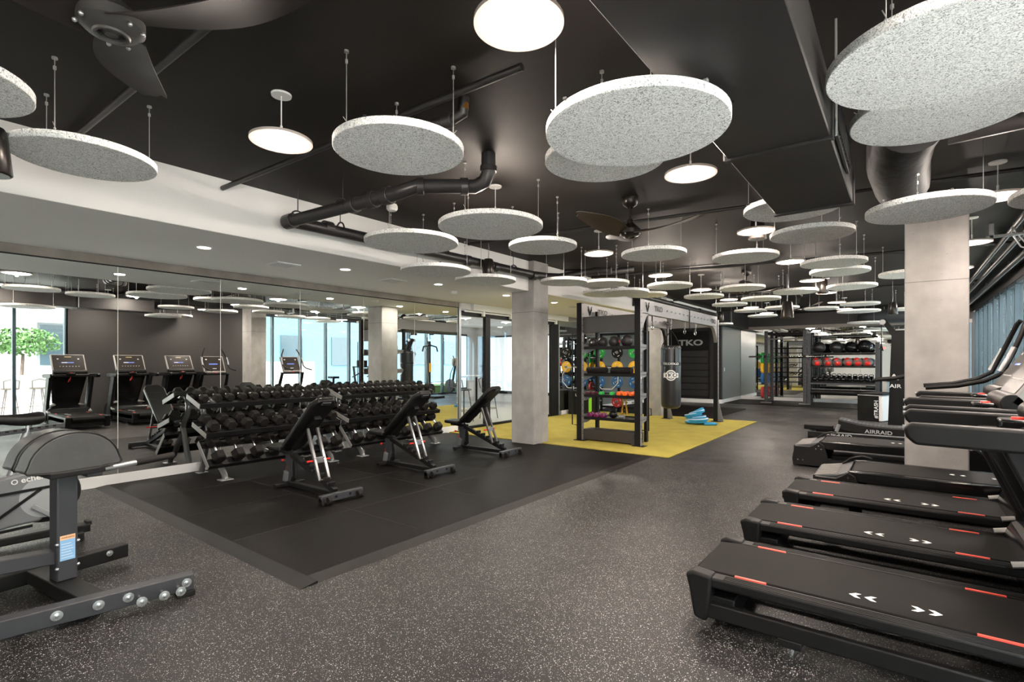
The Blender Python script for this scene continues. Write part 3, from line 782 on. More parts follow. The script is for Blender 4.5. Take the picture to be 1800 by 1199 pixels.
# ================================================================ BENCHES
def bench():
    t = thing('adjustable_bench', '', 'bench')
    # back pad, inclined
    p0 = Vector((-.93,0,.44)); p1 = Vector((-.26,0,1.0)); d_ = (p1-p0).normalized(); n_ = Vector((-d_.z,0,d_.x))
    m = Matrix(((d_.x,0,n_.x,p0.x),(0,1,0,0),(d_.z,0,n_.z,p0.z),(0,0,0,1)))
    Lp = (p1-p0).length
    g = G(); g.prism([(0,-.10),(.04,-.13),(Lp-.09,-.145),(Lp,-.09),(Lp,.09),(Lp-.09,.145),(.04,.13),(0,.10)],'z',-.03,.03,m)
    pad = g.obj('back_pad', vinyl, t, .018, 3)
    for xx in (Lp*.62,Lp*.78): G().box(xx-.002,xx+.002,-.138,.138,.029,.0315,m).obj('stitching', grey_metal, pad)
    G().box(Lp-.055,Lp-.012,-.05,.05,-.045,-.028,m).obj('grab_handle', grey_metal, pad, .005)
    G().box(.05,Lp-.25,-.04,.04,-.075,-.03,m).obj('back_frame', black_metal, t, .006)
    # seat
    g = G(); g.prism([(-1.27,-.09),(-1.24,-.13),(-1.0,-.15),(-.95,-.13),(-.95,.13),(-1.0,.15),(-1.24,.13),(-1.27,.09)],'z',.405,.455)
    g.obj('seat_pad', vinyl, t, .016, 3)
    G().bar((-1.2,0,.385),(-.86,0,.375),.06,.04).obj('seat_frame', black_metal, t, .006)
    # frame
    G().bar((-.98,0,.04),(-.02,0,.045),.06,.05).obj('base_beam', black_metal, t, .006)
    fr = G().bar((-.92,0,.36),(-.10,0,.075),.055,.055).obj('ladder_beam', black_metal, t, .006)
    for k in range(6):
        a = lerp((-.62,0,.285),(-.16,0,.125),k/5.0); G().box(a[0]-.022,a[0]+.012,-.035,.035,a[2],a[2]+.035).obj('notch', black_metal, fr, .003, 1)
    G().prism([(-1.0,.05),(-.92,.05),(-.86,.40),(-1.03,.40)],'y',-.022,.022).obj('front_post', grey_metal, t, .006)
    G().tube([(-.94,0,.40),(-.90,0,.33),(-.86,0,.22),(-.86,0,.12),(-.93,0,.07)],.02,8,flat=1.8).obj('gusset', black_metal, t)
    G().prism([(-1.03,.06),(-.97,.06),(-.95,.16),(-1.0,.18)],'y',-.055,.055).obj('label_plate', silver, t, .004)
    fb = G().box(-1.02,-.95,-.17,.17,.012,.05).obj('front_foot', black_metal, t, .008)
    for s_ in (-1,1): G().cyl((-.985,s_*.155,0),(-.985,s_*.155,.014),.022,n=12).obj('rubber_pad', rubber, fb)
    rb = G().bar((0,-.24,.055),(0,.24,.055),.055,.07).obj('rear_foot', grey_metal, t, .006)
    for s_ in (-1,1):
        G().prism([(-.035,0),(.045,0),(.03,.06),(-.02,.085)],'y',s_*.24-.03*(s_>0),s_*.24+.03*(s_<0)).obj('foot_cap', black_plast, rb, .006)
        G().cyl((.05,s_*.17-.018,.04),(.05,s_*.17+.018,.04),.034,n=20).obj('wheel', rubber, t)
        G().cyl((.031,s_*.08,.06),(.037,s_*.08,.06),.012,n=12).obj('bolt', black_plast, rb)
    # chrome struts
    for s_ in (-1,1): G().bar((-.52,s_*.055,.68),(-.30,s_*.055,.16),.028,.028,(0,1,0)).obj('strut', oval_steel, t, .003)
    G().bar((-.39,-.06,.36),(-.39,.06,.36),.03,.06).obj('strut_plate', silver, t, .003)
    G().cyl((-.405,-.13,.355),(-.405,.13,.355),.010,n=10).obj('red_pull_bar', red_plast, t)
    G().cyl((-.30,-.07,.16),(-.30,.07,.16),.016,n=10).obj('strut_axle', chrome, t)
    h = G().cyl((-1.10,0,.27),(-1.0,0,.265),.008,n=8).obj('pin', chrome, t)
    G().lathe([(.001,-.02),(.013,-.018),(.016,0),(.010,.02),(.001,.022)],(-1.115,0,.27),12,Matrix.Rotation(PI/2,3,'Y')).obj('red_knob', red_plast, h)
    G().box(-1.035,-1.015,-.012,.012,.12,.22).obj('red_tag', red_plast, t, .004)
    return t
b1 = bench()
b1.location = (-4.47,3.05,.016)
for (x_,y_),l in (((-4.47,3.05),'black adjustable incline bench with chrome struts nearest the camera'),((-4.53,4.48),'black adjustable incline bench, middle one of three beside the dumbbell racks'),((-4.62,6.02),'black adjustable incline bench closest to the concrete column')):
    b = b1 if l.endswith('camera') else copy_tree(b1)
    b.location = (x_,y_,.016); b['label'] = l; b['group'] = 'incline benches on the black mat'

# ================================================================ GLUTE-HAM BENCH (left foreground)
yaw = math.radians(7)
t = thing('glute_ham_bench', 'black hyperextension bench with twin half-round leather pads in left foreground', 'exercise bench', (-3.954,.809,0), yaw)
# local: +y along base beams (away), +x toward camera side
FB = Matrix.Translation((.61,.42,0)) @ Matrix.Rotation(math.radians(-16),4,'Z')
fbm = G().box(-.08,0,-1.9,.0,.03,.125,FB).obj('base_beam', grey_metal, t, .006)
G().box(-.41,-.33,-1.1,.475,.03,.12).obj('base_beam', black_metal, t, .006)
G().box(-.33,.42,-.07,.05,.04,.12).obj('cross_beam', black_metal, t, .006)
G().box(-.09,.01,-.09,.005,0,.03,FB).obj('rubber_foot', rubber, fbm, .004)
up = G().box(-.055,.055,-.05,.05,.12,.76).obj('upright', grey_metal, t, .008)
G().bar((-.02,-1.6,.40),(-.02,-.04,.26),.09,.08).obj('rear_boom', grey_metal, t, .006)
wsh = mat('washer_zinc',(.62,.64,.65),.25,.9)
for y_,pg in ((-.62,0),(-.45,0),(-.32,0),(-.27,1),(-.165,1),(-.085,1),(-.04,0)):
    z_ = .083 if not pg else .072
    x0 = 0
    b_ = G()
    if pg:
        b_.cyl((x0,y_-.0,z_),(x0+.09,y_,z_),.008,n=12)
        x0 += .085
    b_.lathe([(.001,0),(.026,0),(.026,.006),(.012,.007),(.012,.012),(.001,.014)],(x0,y_,z_),20,Matrix.Rotation(PI/2,3,'Y'))
    b_.v=[tuple(FB@Vector(v)) for v in b_.v]
    b_.obj('band_peg' if pg else 'bolt', wsh, fbm, ang=30)
for y_,z_ in ((.36,.09),(.12,.09)): G().lathe([(.001,0),(.02,0),(.02,.006),(.001,.01)],(-.33,y_,z_),16,Matrix.Rotation(PI/2,3,'Y')).obj('bolt', wsh, t)
for y_ in (-.05,.05):
    for z_ in (.20,.34): G().sph((.057 if y_>0 else .057,y_*1.0+.0,z_),.010,10,6).obj('bolt', wsh, up)
G().box(.055,.057,-.036,.036,.24,.36).obj('label_sticker', mat('sticker_blue',(.22,.42,.66),.5), up)
G().box(.055,.0575,-.036,.036,.36,.385).obj('warning_strip', mat('sticker_orange',(.8,.45,.25),.5), up)
text('lettering','WARNING',.013,black_plast,up,frame((.0578,0,.372),(0,1,0),(0,0,1)),.0003)
for k in range(6): G().box(.057,.0573,-.03,.028-.006*(k%3),.255+k*.016,.2575+k*.016).obj('fine_print', print_white, up)
# handles
G().box(.04,.12,.07,.15,.715,.765).obj('bracket', grey_metal, t, .006)
hb = G().cyl((.08,.12,.742),(.09,.50,.765),.017,n=14).obj('handle_bar', silver, t)
G().cyl((.087,.34,.755),(.092,.56,.769),.022,n=14).obj('foam_grip', rubber, hb)
G().box(-.12,-.04,.07,.15,.715,.765).obj('bracket', grey_metal, t, .006)
G().box(-.17,.18,-.12,.14,.745,.775).obj('pad_plate', black_metal, t, .004)
leather = mat('leather_pad',(.050,.050,.050),.36,0,.6,noise=(8,.15),bump=(40,.08))
for x0,nm in ((.02,''),(-.175,'')):
    prof = [(-.215,.785),(-.225,.80)] + [(.215*math.cos(math.radians(a))-.0, .80+.195*math.sin(math.radians(a))) for a in range(170,9,-10)] + [(.225,.80),(.215,.785),(.1,.775),(-.1,.775)]
    pd = G().prism(prof,'x',x0,x0+.155).obj('half_round_pad', leather, t, .014, 3, ang=30)
    pts = [(x0+.155,u_,v_) for u_,v_ in prof]
    G().tube(pts,.004,6,True).obj('piping', vinyl, pd)

# ================================================================ EXERCISE BIKE behind the bench
t = thing('exercise_bike', 'grey and black exercise bike with round flywheel cover behind the leather bench', 'exercise bike', (-5.35,.8,0))
grey_shell = mat('bike_shell_grey',(.16,.17,.18),.35)
light_shell = mat('bike_shell_light',(.32,.34,.35),.35)
def Yz(l): return [(y_-.8,z_) for y_,z_ in l]
sh = G().prism(Yz([(.10,.10),(.62,.13),(.78,.16),(.95,.17),(1.03,.30),(.98,.48),(.86,.56),(.62,.52),(.30,.47),(.05,.45),(-.1,.3)]),'x',-.07,.05).obj('shroud', grey_shell, t, .02, 3)
G().lathe([(.16,-.035),(.205,-.03),(.215,0),(.205,.03),(.16,.035)],(.0,.19,.36),40,Matrix.Rotation(PI/2,3,'Y')).obj('flywheel_ring', black_plast, t)
G().lathe([(.001,-.02),(.165,-.02),(.165,.052),(.001,.058)],(.0,.19,.36),40,Matrix.Rotation(PI/2,3,'Y')).obj('flywheel_cover', light_shell, t)
for a,b in (((.05,.38),(1.02,.43)),((-.1,.10),(.9,.15)),((.55,.12),(.95,.42))):
    G().bar((.058,a[0]-.8,a[1]),(.058,b[0]-.8,b[1]),.012,.02,(0,0,1)).obj('trim_band', black_plast, sh)
G().prism(Yz([(.42,.30),(.50,.31),(.54,.40),(.48,.40)]),'x',.05,.062).obj('shroud_vent', black_plast, sh, .004)
text('lettering','echelon',.060,print_white,sh,frame((.053,.93-.8,.512),(0,1,.10),(0,-.10,1)),.001,.001)
G().tube([(.055,.80-.8+.016*math.cos(a_*PI/6),.497+.016*math.sin(a_*PI/6)) for a_ in range(12)],.004,6,True).obj('logo_ring', print_white, sh)
G().box(-.05,.05,-.85,.36,.03,.09).obj('base_beam', black_metal, t, .01)
G().box(-.25,.25,.30,.37,.0,.07).obj('rear_stabilizer', black_metal, t, .01)
pdl = G().box(.09,.20,.30,.42,.05,.11).obj('pedal', black_plast, t, .006)
G().box(.10,.19,.40,.43,.10,.13).obj('toe_clip', black_plast, pdl, .003)
G().bar((.07,.1,.30),(.08,.34,.09),.02,.035).obj('crank_arm', silver, t, .004)
G().cyl((-.01,-.02,.50),(-.01,.08,.86),.028,n=14).obj('seat_post', silver, t)
G().bar((0,-.30,.845),(0,.30,.895),.035,.035).obj('saddle_slider', grey_metal, t, .004)
for k in range(12): G().box(.0175,.0185,-.27+k*.045,-.25+k*.045,.848+k*.0038,.862+k*.0038).obj('slider_notch', black_plast, t)
G().cyl((0,.08,.86),(0,.09,.93),.02,n=10).obj('saddle_clamp', silver, t)
vs=[]; N=14
g=G()
rings=[]
for i in range(N+1):
    s_=i/N; y_=-.14+.31*s_; wdt=.022+.075*(max(0,s_-.30)/.7)**1.1; h_=.026+.024*math.sin(min(1,s_*1.1)*PI*.5)
    if s_>.93: wdt*=.86; h_*=.8
    rings.append([(wdt*math.cos(2*PI*k/14), y_, .965+.008*math.cos(s_*5)+h_*math.sin(2*PI*k/14)) for k in range(14)])
vs=[v for r_ in rings for v in r_]
fs=[(i*14+k,i*14+(k+1)%14,(i+1)*14+(k+1)%14,(i+1)*14+k) for i in range(N) for k in range(14)]+[tuple(range(13,-1,-1)),tuple(range(N*14,N*14+14))]
G().add(vs,fs).obj('saddle', vinyl, t, ang=60)
G().tube([(-.12,-.55,1.0),(-.15,-.4,1.06),(0,-.38,1.04),(.15,-.4,1.06),(.12,-.55,1.0)],.014,8).obj('handlebar', black_metal, t)
G().bar((0,-.45,.10),(0,-.42,1.04),.05,.06).obj('front_mast', grey_metal, t, .006)

# ================================================================ TREADMILLS 1-3
scr = emit('console_screen_blue',(.10,.16,.55),.6)
face_m = mat('console_glass',(.028,.024,.022),.25,0,.5)
scr_w = emit('console_screen_text',(.8,.85,.95),.8)
def deck_marks(t, belt, z, xs, y0=-.15):
    for x_,dr in xs:
        for xx in (x_,x_+.062*dr):
            d1=.022*dr
            G().prism([(xx,y0-.028),(xx+d1,y0-.028),(xx+d1*2.2,y0),(xx+d1,y0+.028),(xx,y0+.028),(xx+d1*1.0,y0)],'z',z,z+.0012).obj('arrow_mark', print_white, belt)
def treadmill():
    t = thing('treadmill','','treadmill')
    # belt with rounded rear end
    prof = [(.02,.16),(.0,.19),(.0,.22),(.03,.262),(.12,.270),(1.50,.270),(1.50,.22),(.1,.20)]
    belt = G().prism(prof,'y',-.265,.265).obj('running_belt', belt_mat, t, .008, 2)
    for s_ in (-1,1):
        rl = G()
        a,b = (.272,.362) if s_>0 else (-.362,-.272)
        rl.box(.10,1.52,a,b,.215,.268)
        rail = rl.obj('side_rail', black_plast, t, .012, 3)
        g=G()
        for k in range(4):
            yy = s_*(.300+.016*k); g.box(.2,1.5,yy-.004,yy+.004,.266,.2710)
        g.obj('rail_ridge', black_plast, rail, .002, 1)
        e = s_*.272
        for x0 in (.24,1.19): G().box(x0,x0+.15,e-.008,e+.008,.262,.2735).obj('red_stripe', stripe_red, rail, .001, 1)
        # rear cap
        G().prism([(.01,.265),(.03,.19),(.055,.045),(.12,.03),(.14,.14),(.15,.275),(.05,.285)],'y',min(s_*.275,s_*.372),max(s_*.275,s_*.372)).obj('end_cap', black_plast, t, .016, 3)
        # base beam and feet
        bb = G().prism([(.06,.13),(.08,.05),(1.55,.05),(1.55,.13)],'y',min(s_*.31,s_*.355),max(s_*.31,s_*.355)).obj('base_beam', gloss_black if False else black_plast, t, .008, 2)
        G().box(.13,.36,min(s_*.315,s_*.345),max(s_*.315,s_*.345),.1265,.128).obj('caution_label', print_white, bb)
        f = G().box(.46,.56,min(s_*.29,s_*.36),max(s_*.29,s_*.36),.018,.055).obj('foot_block', black_metal, t, .004)
        G().cyl((.51,s_*.33,.0),(.51,s_*.33,.02),.024,n=16).obj('levelling_foot', chrome, f)
        # masts
        G().prism([(1.24,1.08),(1.50,1.08),(1.80,.35),(1.85,.10),(1.55,.10),(1.52,.42)],'y',min(s_*.33,s_*.39),max(s_*.33,s_*.39)).obj('mast', black_plast, t, .012, 2)
        # arms
        yy = sorted((s_*.36,s_*.43))
        am = G().prism([(.97,1.145),(.945,1.12),(.955,1.085),(.985,1.055),(1.62,1.045),(1.70,1.12),(1.5,1.138)],'y',yy[0],yy[1]).obj('handrail', black_plast, t, .012, 3)
        G().cyl((.943,s_*.395,1.122),(.955,s_*.395,1.122),.012,n=12).obj('end_button', silver, am)
    G().box(.08,.25,-.32,.32,.06,.16).obj('rear_crossmember', black_metal, t, .006)
    G().prism([(1.46,.275),(1.50,.36),(1.62,.42),(1.85,.44),(2.05,.38),(2.15,.22),(2.15,.04),(1.5,.04)],'y',-.37,.37).obj('motor_hood', gloss_black, t, .03, 3)
    G().tube([(1.42,-.36,.28),(1.50,-.36,.30),(1.62,-.33,.40),(1.70,-.22,.45)],.035,10,flat=.5).obj('hood_fender', con_grey, t, ang=60)
    G().tube([(1.42,.36,.28),(1.50,.36,.30),(1.62,.33,.40),(1.70,.22,.45)],.035,10,flat=.5).obj('hood_fender', con_grey, t, ang=60)
    vs=[(1.52,-.32,1.08),(1.52,.32,1.08),(1.60,.32,1.08),(1.60,-.32,1.08),(1.78,-.23,.40),(1.78,.23,.40),(1.86,.23,.40),(1.86,-.23,.40)]
    G().add(vs,[(0,1,2,3),(7,6,5,4),(0,4,5,1),(1,5,6,2),(2,6,7,3),(3,7,4,0)]).obj('front_panel', gloss_black, t, .015, 2)
    cb = G().box(1.34,1.62,-.34,.34,1.06,1.125).obj('cross_handle', black_plast, t, .02, 3)
    pod = G().prism([(1.28,-.06),(1.33,-.08),(1.47,-.07),(1.49,0),(1.47,.07),(1.33,.08),(1.28,.06)],'z',1.10,1.15).obj('stop_pod', gloss_black, t, .012, 3)
    G().lathe([(.001,0),(.024,0),(.022,.008),(.001,.010)],(1.345,0,1.15),20).obj('stop_button', red_plast, pod)
    G().tube([(1.36,0,1.11),(1.35,-.02,.98),(1.37,-.05,.95),(1.40,-.02,1.02)],.005,6).obj('safety_cord', red_plast, pod)
    # console
    p0=Vector((1.42,0,1.16)); p1=Vector((1.68,0,1.56)); d_=(p1-p0).normalized(); n_=Vector((-d_.z,0,d_.x)); Lc=(p1-p0).length
    m=Matrix(((d_.x,0,n_.x,p0.x),(0,1,0,0),(d_.z,0,n_.z,p0.z),(0,0,0,1)))
    c=G().prism([(0,-.05),(Lc,-.03),(Lc,.012),(0,.012)],'y',-.30,.30).v
    g=G(); g.add([m@Vector(v) for v in c],[(i,(i+1)%4,4+(i+1)%4,4+i) for i in range(4)]+[(3,2,1,0),(4,5,6,7)])
    con=g.obj('console', con_grey, t, .015, 3)
    G().cyl((1.43,-.30,1.165),(1.43,.30,1.165),.052,n=24).obj('console_roll', black_plast, con, .006)
    G().box(.06,Lc-.02,-.275,.275,.0125,.016,m).obj('console_face', face_m, con, .002, 1)
    G().box(.245,.262,-.13,.09,.0165,.0175,m).obj('screen_bar', scr, con)
    G().box(.249,.258,-.12,-.03,.0175,.018,m).obj('screen_text', scr_w, con)
    g=G()
    for k in range(7): g.box(.15,.158,-.17+k*.055,-.15+k*.055,.0165,.0175,m)
    for yy in (-.18,.18): g.box(.34,.36,yy-.015,yy+.015,.0165,.0175,m)
    g.obj('key_print', print_white, con)
    G().box(.40,.412,-.06,.06,.0165,.0175,m).obj('badge', mat('badge_gold',(.6,.5,.2),.4), con)
    return t, belt
tm, bl = treadmill()
deck_marks(tm, bl, .2705, ((.845,-1),(.975,1)))
TP = ((-.95,3.135,'nearest the camera'),(-.95,4.28,'second from the camera'),(-.87,5.38,'third from the camera'))
tms=[]
for i,(x_,y_,l) in enumerate(TP):
    o = tm if i==0 else copy_tree(tm)
    tms.append(o)
for o,(x_,y_,l) in zip(tms,TP):
    o.location=(x_,y_,0); o['label']='black treadmill with red stripes and white deck arrows, '+l; o['group']='red-striped treadmills on the right'
    o['category']='treadmill'

# ================================================================ INCLINE TRAINERS (treadmills 4,5)
def trainer():
    t = thing('incline_treadmill','','treadmill')
    prof=[(.30,.30),(.32,.345),(.40,.355),(1.75,.355),(1.75,.27),(.34,.26)]
    bt=G().prism(prof,'y',-.30,.30).obj('running_belt', belt_mat, t, .01, 2)
    for x_,dr in ((1.1,-1),(1.35,1)):
        for k in (0,.075):
            xx=x_+k; d1=.02*dr; G().prism([(xx,-.025),(xx+d1,-.025),(xx+d1*2,0),(xx+d1,.025),(xx,.025),(xx+d1*.8,0)],'z',.3552,.3565).obj('arrow_mark', print_white, bt)
    for s_ in (-1,1):
        a,b=sorted((s_*.30,s_*.37)); G().box(.30,1.8,a,b,.25,.352).obj('side_rail', gloss_black, t, .012, 3)
        a,b=sorted((s_*.33,s_*.39))
        sp=G().prism([(.0,.02),(.42,.02),(.40,.14),(.36,.30),(.30,.34),(.25,.30),(.20,.27),(.02,.27),(-.01,.10)],'y',a,b).obj('rear_side_plate', black_metal, t, .006, 2)
        yb=s_*.392
        for x_,z_ in ((.06,.09),(.12,.09),(.30,.29),(.27,.25),(.33,.25)): G().cyl((x_,yb-.004,z_),(x_,yb+.004,z_),.008,n=10).obj('bolt', chrome, sp)
        a,b=sorted((s_*.30,s_*.37)); G().box(.40,1.9,a,b,.05,.12).obj('base_beam', black_metal, t, .006)
        G().tube([(1.72,s_*.30,.10),(1.66,s_*.32,.45),(1.50,s_*.33,.80),(1.40,s_*.32,1.06)],[.05,.045,.04,.035],10,flat=1.4).obj('mast', black_plast, t, ang=60)
        G().tube([(.88,s_*.30,1.165),(1.1,s_*.30,1.19),(1.27,s_*.31,1.235),(1.38,s_*.32,1.30),(1.45,s_*.31,1.48),(1.50,s_*.28,1.62),(1.54,s_*.22,1.74),(1.56,s_*.20,1.77)],.019,12).obj('curved_handlebar', black_plast, t, ang=60)
        G().tube([(1.37,s_*.33,1.32),(1.42,s_*.33,1.43),(1.455,s_*.315,1.52)],.021,8).obj('pulse_grip', silver, t, ang=60)
    g=G(); g.prism([(.0,.27),(.20,.30),(.30,.335),(.30,.25),(.02,.15)],'y',-.33,.33)
    rc=g.obj('rear_roller_cover', grey_metal, t, .01, 2)
    for k in range(8): G().bar((.02,-.30+k*.085,.275),(.20,-.30+k*.085,.305),.02,.008).obj('cover_rib', con_grey, rc, .002, 1)
    G().box(.0,.03,-.33,.33,.03,.27).obj('rear_panel', black_plast, t, .006)
    for s_ in (1,): G().tube([(.20,s_*.31,.30),(.28,s_*.31,.37),(.38,s_*.31,.40),(.46,s_*.31,.38)],.014,8).obj('lift_handle', black_plast, t)
    G().box(.42,1.7,-.20,.20,.06,.16).obj('lift_motor', black_metal, t, .01)
    G().prism([(1.72,.05),(2.05,.05),(2.02,.28),(1.85,.42),(1.72,.40)],'y',-.36,.36).obj('motor_hood', gloss_black, t, .03, 3)
    p0=Vector((1.40,0,1.10)); p1=Vector((1.62,0,1.55)); d_=(p1-p0).normalized(); n_=Vector((-d_.z,0,d_.x)); Lc=(p1-p0).length
    m=Matrix(((d_.x,0,n_.x,p0.x),(0,1,0,0),(d_.z,0,n_.z,p0.z),(0,0,0,1)))
    con=G().box(0,Lc,-.28,.28,-.05,.01,m).obj('console', con_grey, t, .015, 3)
    G().box(.05,Lc-.02,-.25,.25,.0105,.014,m).obj('console_face', face_m, con, .002, 1)
    G().box(.24,.27,-.12,.10,.0145,.0155,m).obj('screen_bar', scr, con)
    g=G()
    for yy in (-.17,.17): g.box(.38,.41,yy-.02,yy+.02,.0145,.0155,m)
    g.box(.11,.125,-.05,.05,.0145,.0155,m).obj('key_print', print_white, con)
    G().box(1.32,1.5,-.33,.33,1.04,1.09).obj('cross_handle', black_plast, t, .015)
    G().lathe([(.001,0),(.03,0),(.028,.015),(.001,.018)],(1.36,0,1.09),16).obj('stop_button', red_plast, t)
    return t
it = trainer(); it2 = copy_tree(it)
it.location=(-.73,6.25,0); it['label']='black incline treadmill with ribbed rear cover, directly in front of the wide column'
it2.location=(-1.20,8.22,0); it2['label']='black incline treadmill with ribbed rear cover, emerging left of the wide column'
for o in (it,it2): o['group']='incline treadmills with curved handlebars'; o['category']='treadmill'

# ================================================================ CURVED MANUAL TREADMILL
def curved(x,y,label,grp):
    t = thing('curved_treadmill',label,'treadmill',(x,y,0),0,grp)
    curve=[(-.0+1.55*i/14, .29+.10*((2*i/14-1)**2)) for i in range(15)]
    prof=curve+[(p[0],p[1]-.03) for p in curve[::-1]]
    bt=G().prism(prof,'y',-.22,.22).obj('slat_belt', grey_metal, t, 0)
    g=G()
    for i in range(28):
        s_=i/28; x_=1.55*s_; z_=.29+.10*((2*s_-1)**2); g.box(x_,x_+.006,-.22,.22,z_-.002,z_+.004)
    g.obj('slat_gap', black_plast, bt)
    for s_ in (-1,1):
        a,b=sorted((s_*.225,s_*.29))
        low=[(p[0],p[1]-.17) for p in curve[::-1]]
        pl=G().prism([(p[0],p[1]-.01) for p in curve]+low,'y',a,b).obj('side_shroud', black_plast, t, .012, 2)
        if s_<0: text('lettering','AIRRAID',.088,print_grey,pl,frame((.58,-.2915,.205),(1,0,-.02),(0,0,1)),.001,.001,1.15)
        a,b=sorted((s_*.31,s_*.36))
        bm=G().box(-.45,1.6,a,b,.06,.15).obj('base_rail', black_metal, t, .006)
        if s_<0: text('lettering','AIRRAID',.085,print_grey,bm,frame((.02,-.3615,.105),(1,0,0),(0,0,1)),.001,.002,1.2)
        G().bar((-.02,s_*.335,.155),(1.5,s_*.335,.155),.03,.02).obj('rail_trim', silver, t, .004)
        G().bar((1.35,s_*.30,.15),(1.55,s_*.30,1.25),.05,.06).obj('mast', black_metal, t, .006)
        G().tube([(1.6,s_*.30,.88),(1.25,s_*.31,1.0),(1.02,s_*.31,1.11),(1.0,s_*.31,1.18),(1.08,s_*.31,1.23),(1.6,s_*.3,1.22)],.022,10).obj('handle_loop', black_plast, t)
        G().cyl((-.02,s_*.335,.18),(.02,s_*.335,.30),.03,n=12).obj('roller_bracket', silver, t)
    G().box(-.55,-.10,-.10,.10,.16,.24).obj('rear_grip', black_plast, t, .01)
    G().box(-.46,-.40,-.33,.33,.0,.15).obj('rear_foot', black_metal, t, .006)
    G().box(1.45,1.62,-.36,.36,.0,.15).obj('front_foot', black_metal, t, .006)
    G().box(1.46,1.52,-.20,.20,1.2,1.45).obj('console', black_plast, t, .01)
    return t
curved(-.93,10.95,'black curved-deck treadmill left of the wide column, in front of the white and black box','curved treadmills')
# tall ski trainer tower behind
t = thing('ski_trainer','tall black ski trainer tower with pulleys, left of the wide column','exercise machine',(-.14,12.4,0))
G().prism([(-.35,0),(.25,0),(.25,.08),(-.35,.08)],'y',-.3,.3).obj('base_plate', black_metal, t, .01)
G().prism([(-.12,.08),(.16,.08),(.16,2.0),(.0,2.0),(-.16,2.24),(-.22,2.20),(-.06,1.9)],'y',-.10,.10).obj('tower', black_plast, t, .012)
text('lettering','A',.16,print_white,t,frame((-.02,-.103,1.10),(1,0,0),(0,0,1)),.001,.002,1.3)
text('lettering','AIR',.10,print_white,t,frame((.0,-.103,.93),(1,0,0),(0,0,1)),.001,.001,1.2)
for s_ in (-1,1):
    G().cyl((-.20,s_*.12-.02,2.17),(-.20,s_*.12+.02,2.17),.05,n=16).obj('pulley', silver, t)
    G().cyl((-.22,s_*.12,2.14),(-.22,s_*.12,1.75),.004,n=6).obj('cord', black_plast, t)
    G().tube([(-.22,s_*.12,1.75),(-.25,s_*.15,1.66),(-.20,s_*.15,1.62),(-.22,s_*.12,1.72)],.012,8).obj('strap_handle', black_plast, t)
# white/black box
bx = thing('plyo_box','black and white hollow box marked with vertical TRASH lettering, before the end wall','box',(-.89,14.85,0),math.radians(-22))
G().box(0,.52,0,.9,.02,.60).obj('box_body', white_paint, bx, .006)
f_=G().box(-.004,.45,-.012,.0,.0,.60).obj('black_front_panel', gloss_black, bx, .003)
G().box(-.01,.53,-.01,.91,.60,.615).obj('top_rim', silver, bx, .004)
G().box(.02,.5,.02,.88,.615,.66).obj('black_lid', black_plast, bx, .01)
text('lettering','#TRASH',.115,print_white,f_,frame((.40,-.0135,.29),(0,0,1),(-1,0,0)),.001,.002)
# ================================================================ STORAGE RIG with heavy bag
rig = thing('storage_rig','tall dark steel storage rig with shelves and overhead beams standing on the turf','rig',(-4.0,8.0,.018))
R0 = Vector((-4.0,8.0,.018))
lite_steel = mat('rig_grey',(.19,.188,.19),.45,.1)
def post(x,y,z1=2.42,flip=1):
    p_=G().box(x-R0.x-.05,x-R0.x+.05,y-R0.y-.04,y-R0.y+.04,0,z1).obj('post', black_metal, rig, .004, 1)
    # lighter channel on the side facing the room
    c_=G().box(x-R0.x+.050,x-R0.x+.053,y-R0.y-.038,y-R0.y+.038,.01,z1-.02).obj('side_channel', lite_steel, p_)
    g=G()
    for k in range(22): g.cyl((x-R0.x+.053,y-R0.y,.12+k*.1),(x-R0.x+.0545,y-R0.y,.12+k*.1),.011,n=8)
    g.obj('peg_hole', black_plast, p_)
    G().box(x-R0.x-.09,x-R0.x+.12,y-R0.y-.08,y-R0.y+.08,0,.008).obj('foot_plate', black_metal, p_)
    for k in (.05,.5,1.0): G().box(x-R0.x+.05,x-R0.x+.06,y-R0.y-.02,y-R0.y-.01,.1+k,.13+k).obj('bolt', chrome, p_)
    return p_
post(-4.56,7.96); post(-3.47,7.96); post(-3.47,12.33,2.36); post(-4.62,12.24,2.36)
for (x_,y_) in ((-3.47,12.33),(-4.62,12.24)):
    G().prism([(x_-R0.x+.05,0),(x_-R0.x+.17,0),(x_-R0.x+.05,.5)],'y',y_-R0.y-.01,y_-R0.y+.01).obj('gusset', lite_steel, rig)
# top beams
def beam(a,b,z0,z1,nm='top_beam'):
    a=Vector(a)-R0; b=Vector(b)-R0
    return G().bar((a.x,a.y,(z0+z1)/2),(b.x,b.y,(z0+z1)/2),.07,z1-z0).obj(nm, lite_steel, rig, .004, 1)
bR=beam((-3.47,8.0,0),(-3.47,12.3,0),2.18,2.42)
bL=beam((-4.56,8.0,0),(-4.62,12.2,0),2.18,2.42)
beam((-4.58,12.28,0),(-3.47,12.32,0),2.18,2.38)
g=G(); g.prism([(.04,1.85),(.04,2.2),(.35,2.2),(.18,2.12),(.10,1.98)],'x',.50,.56); 
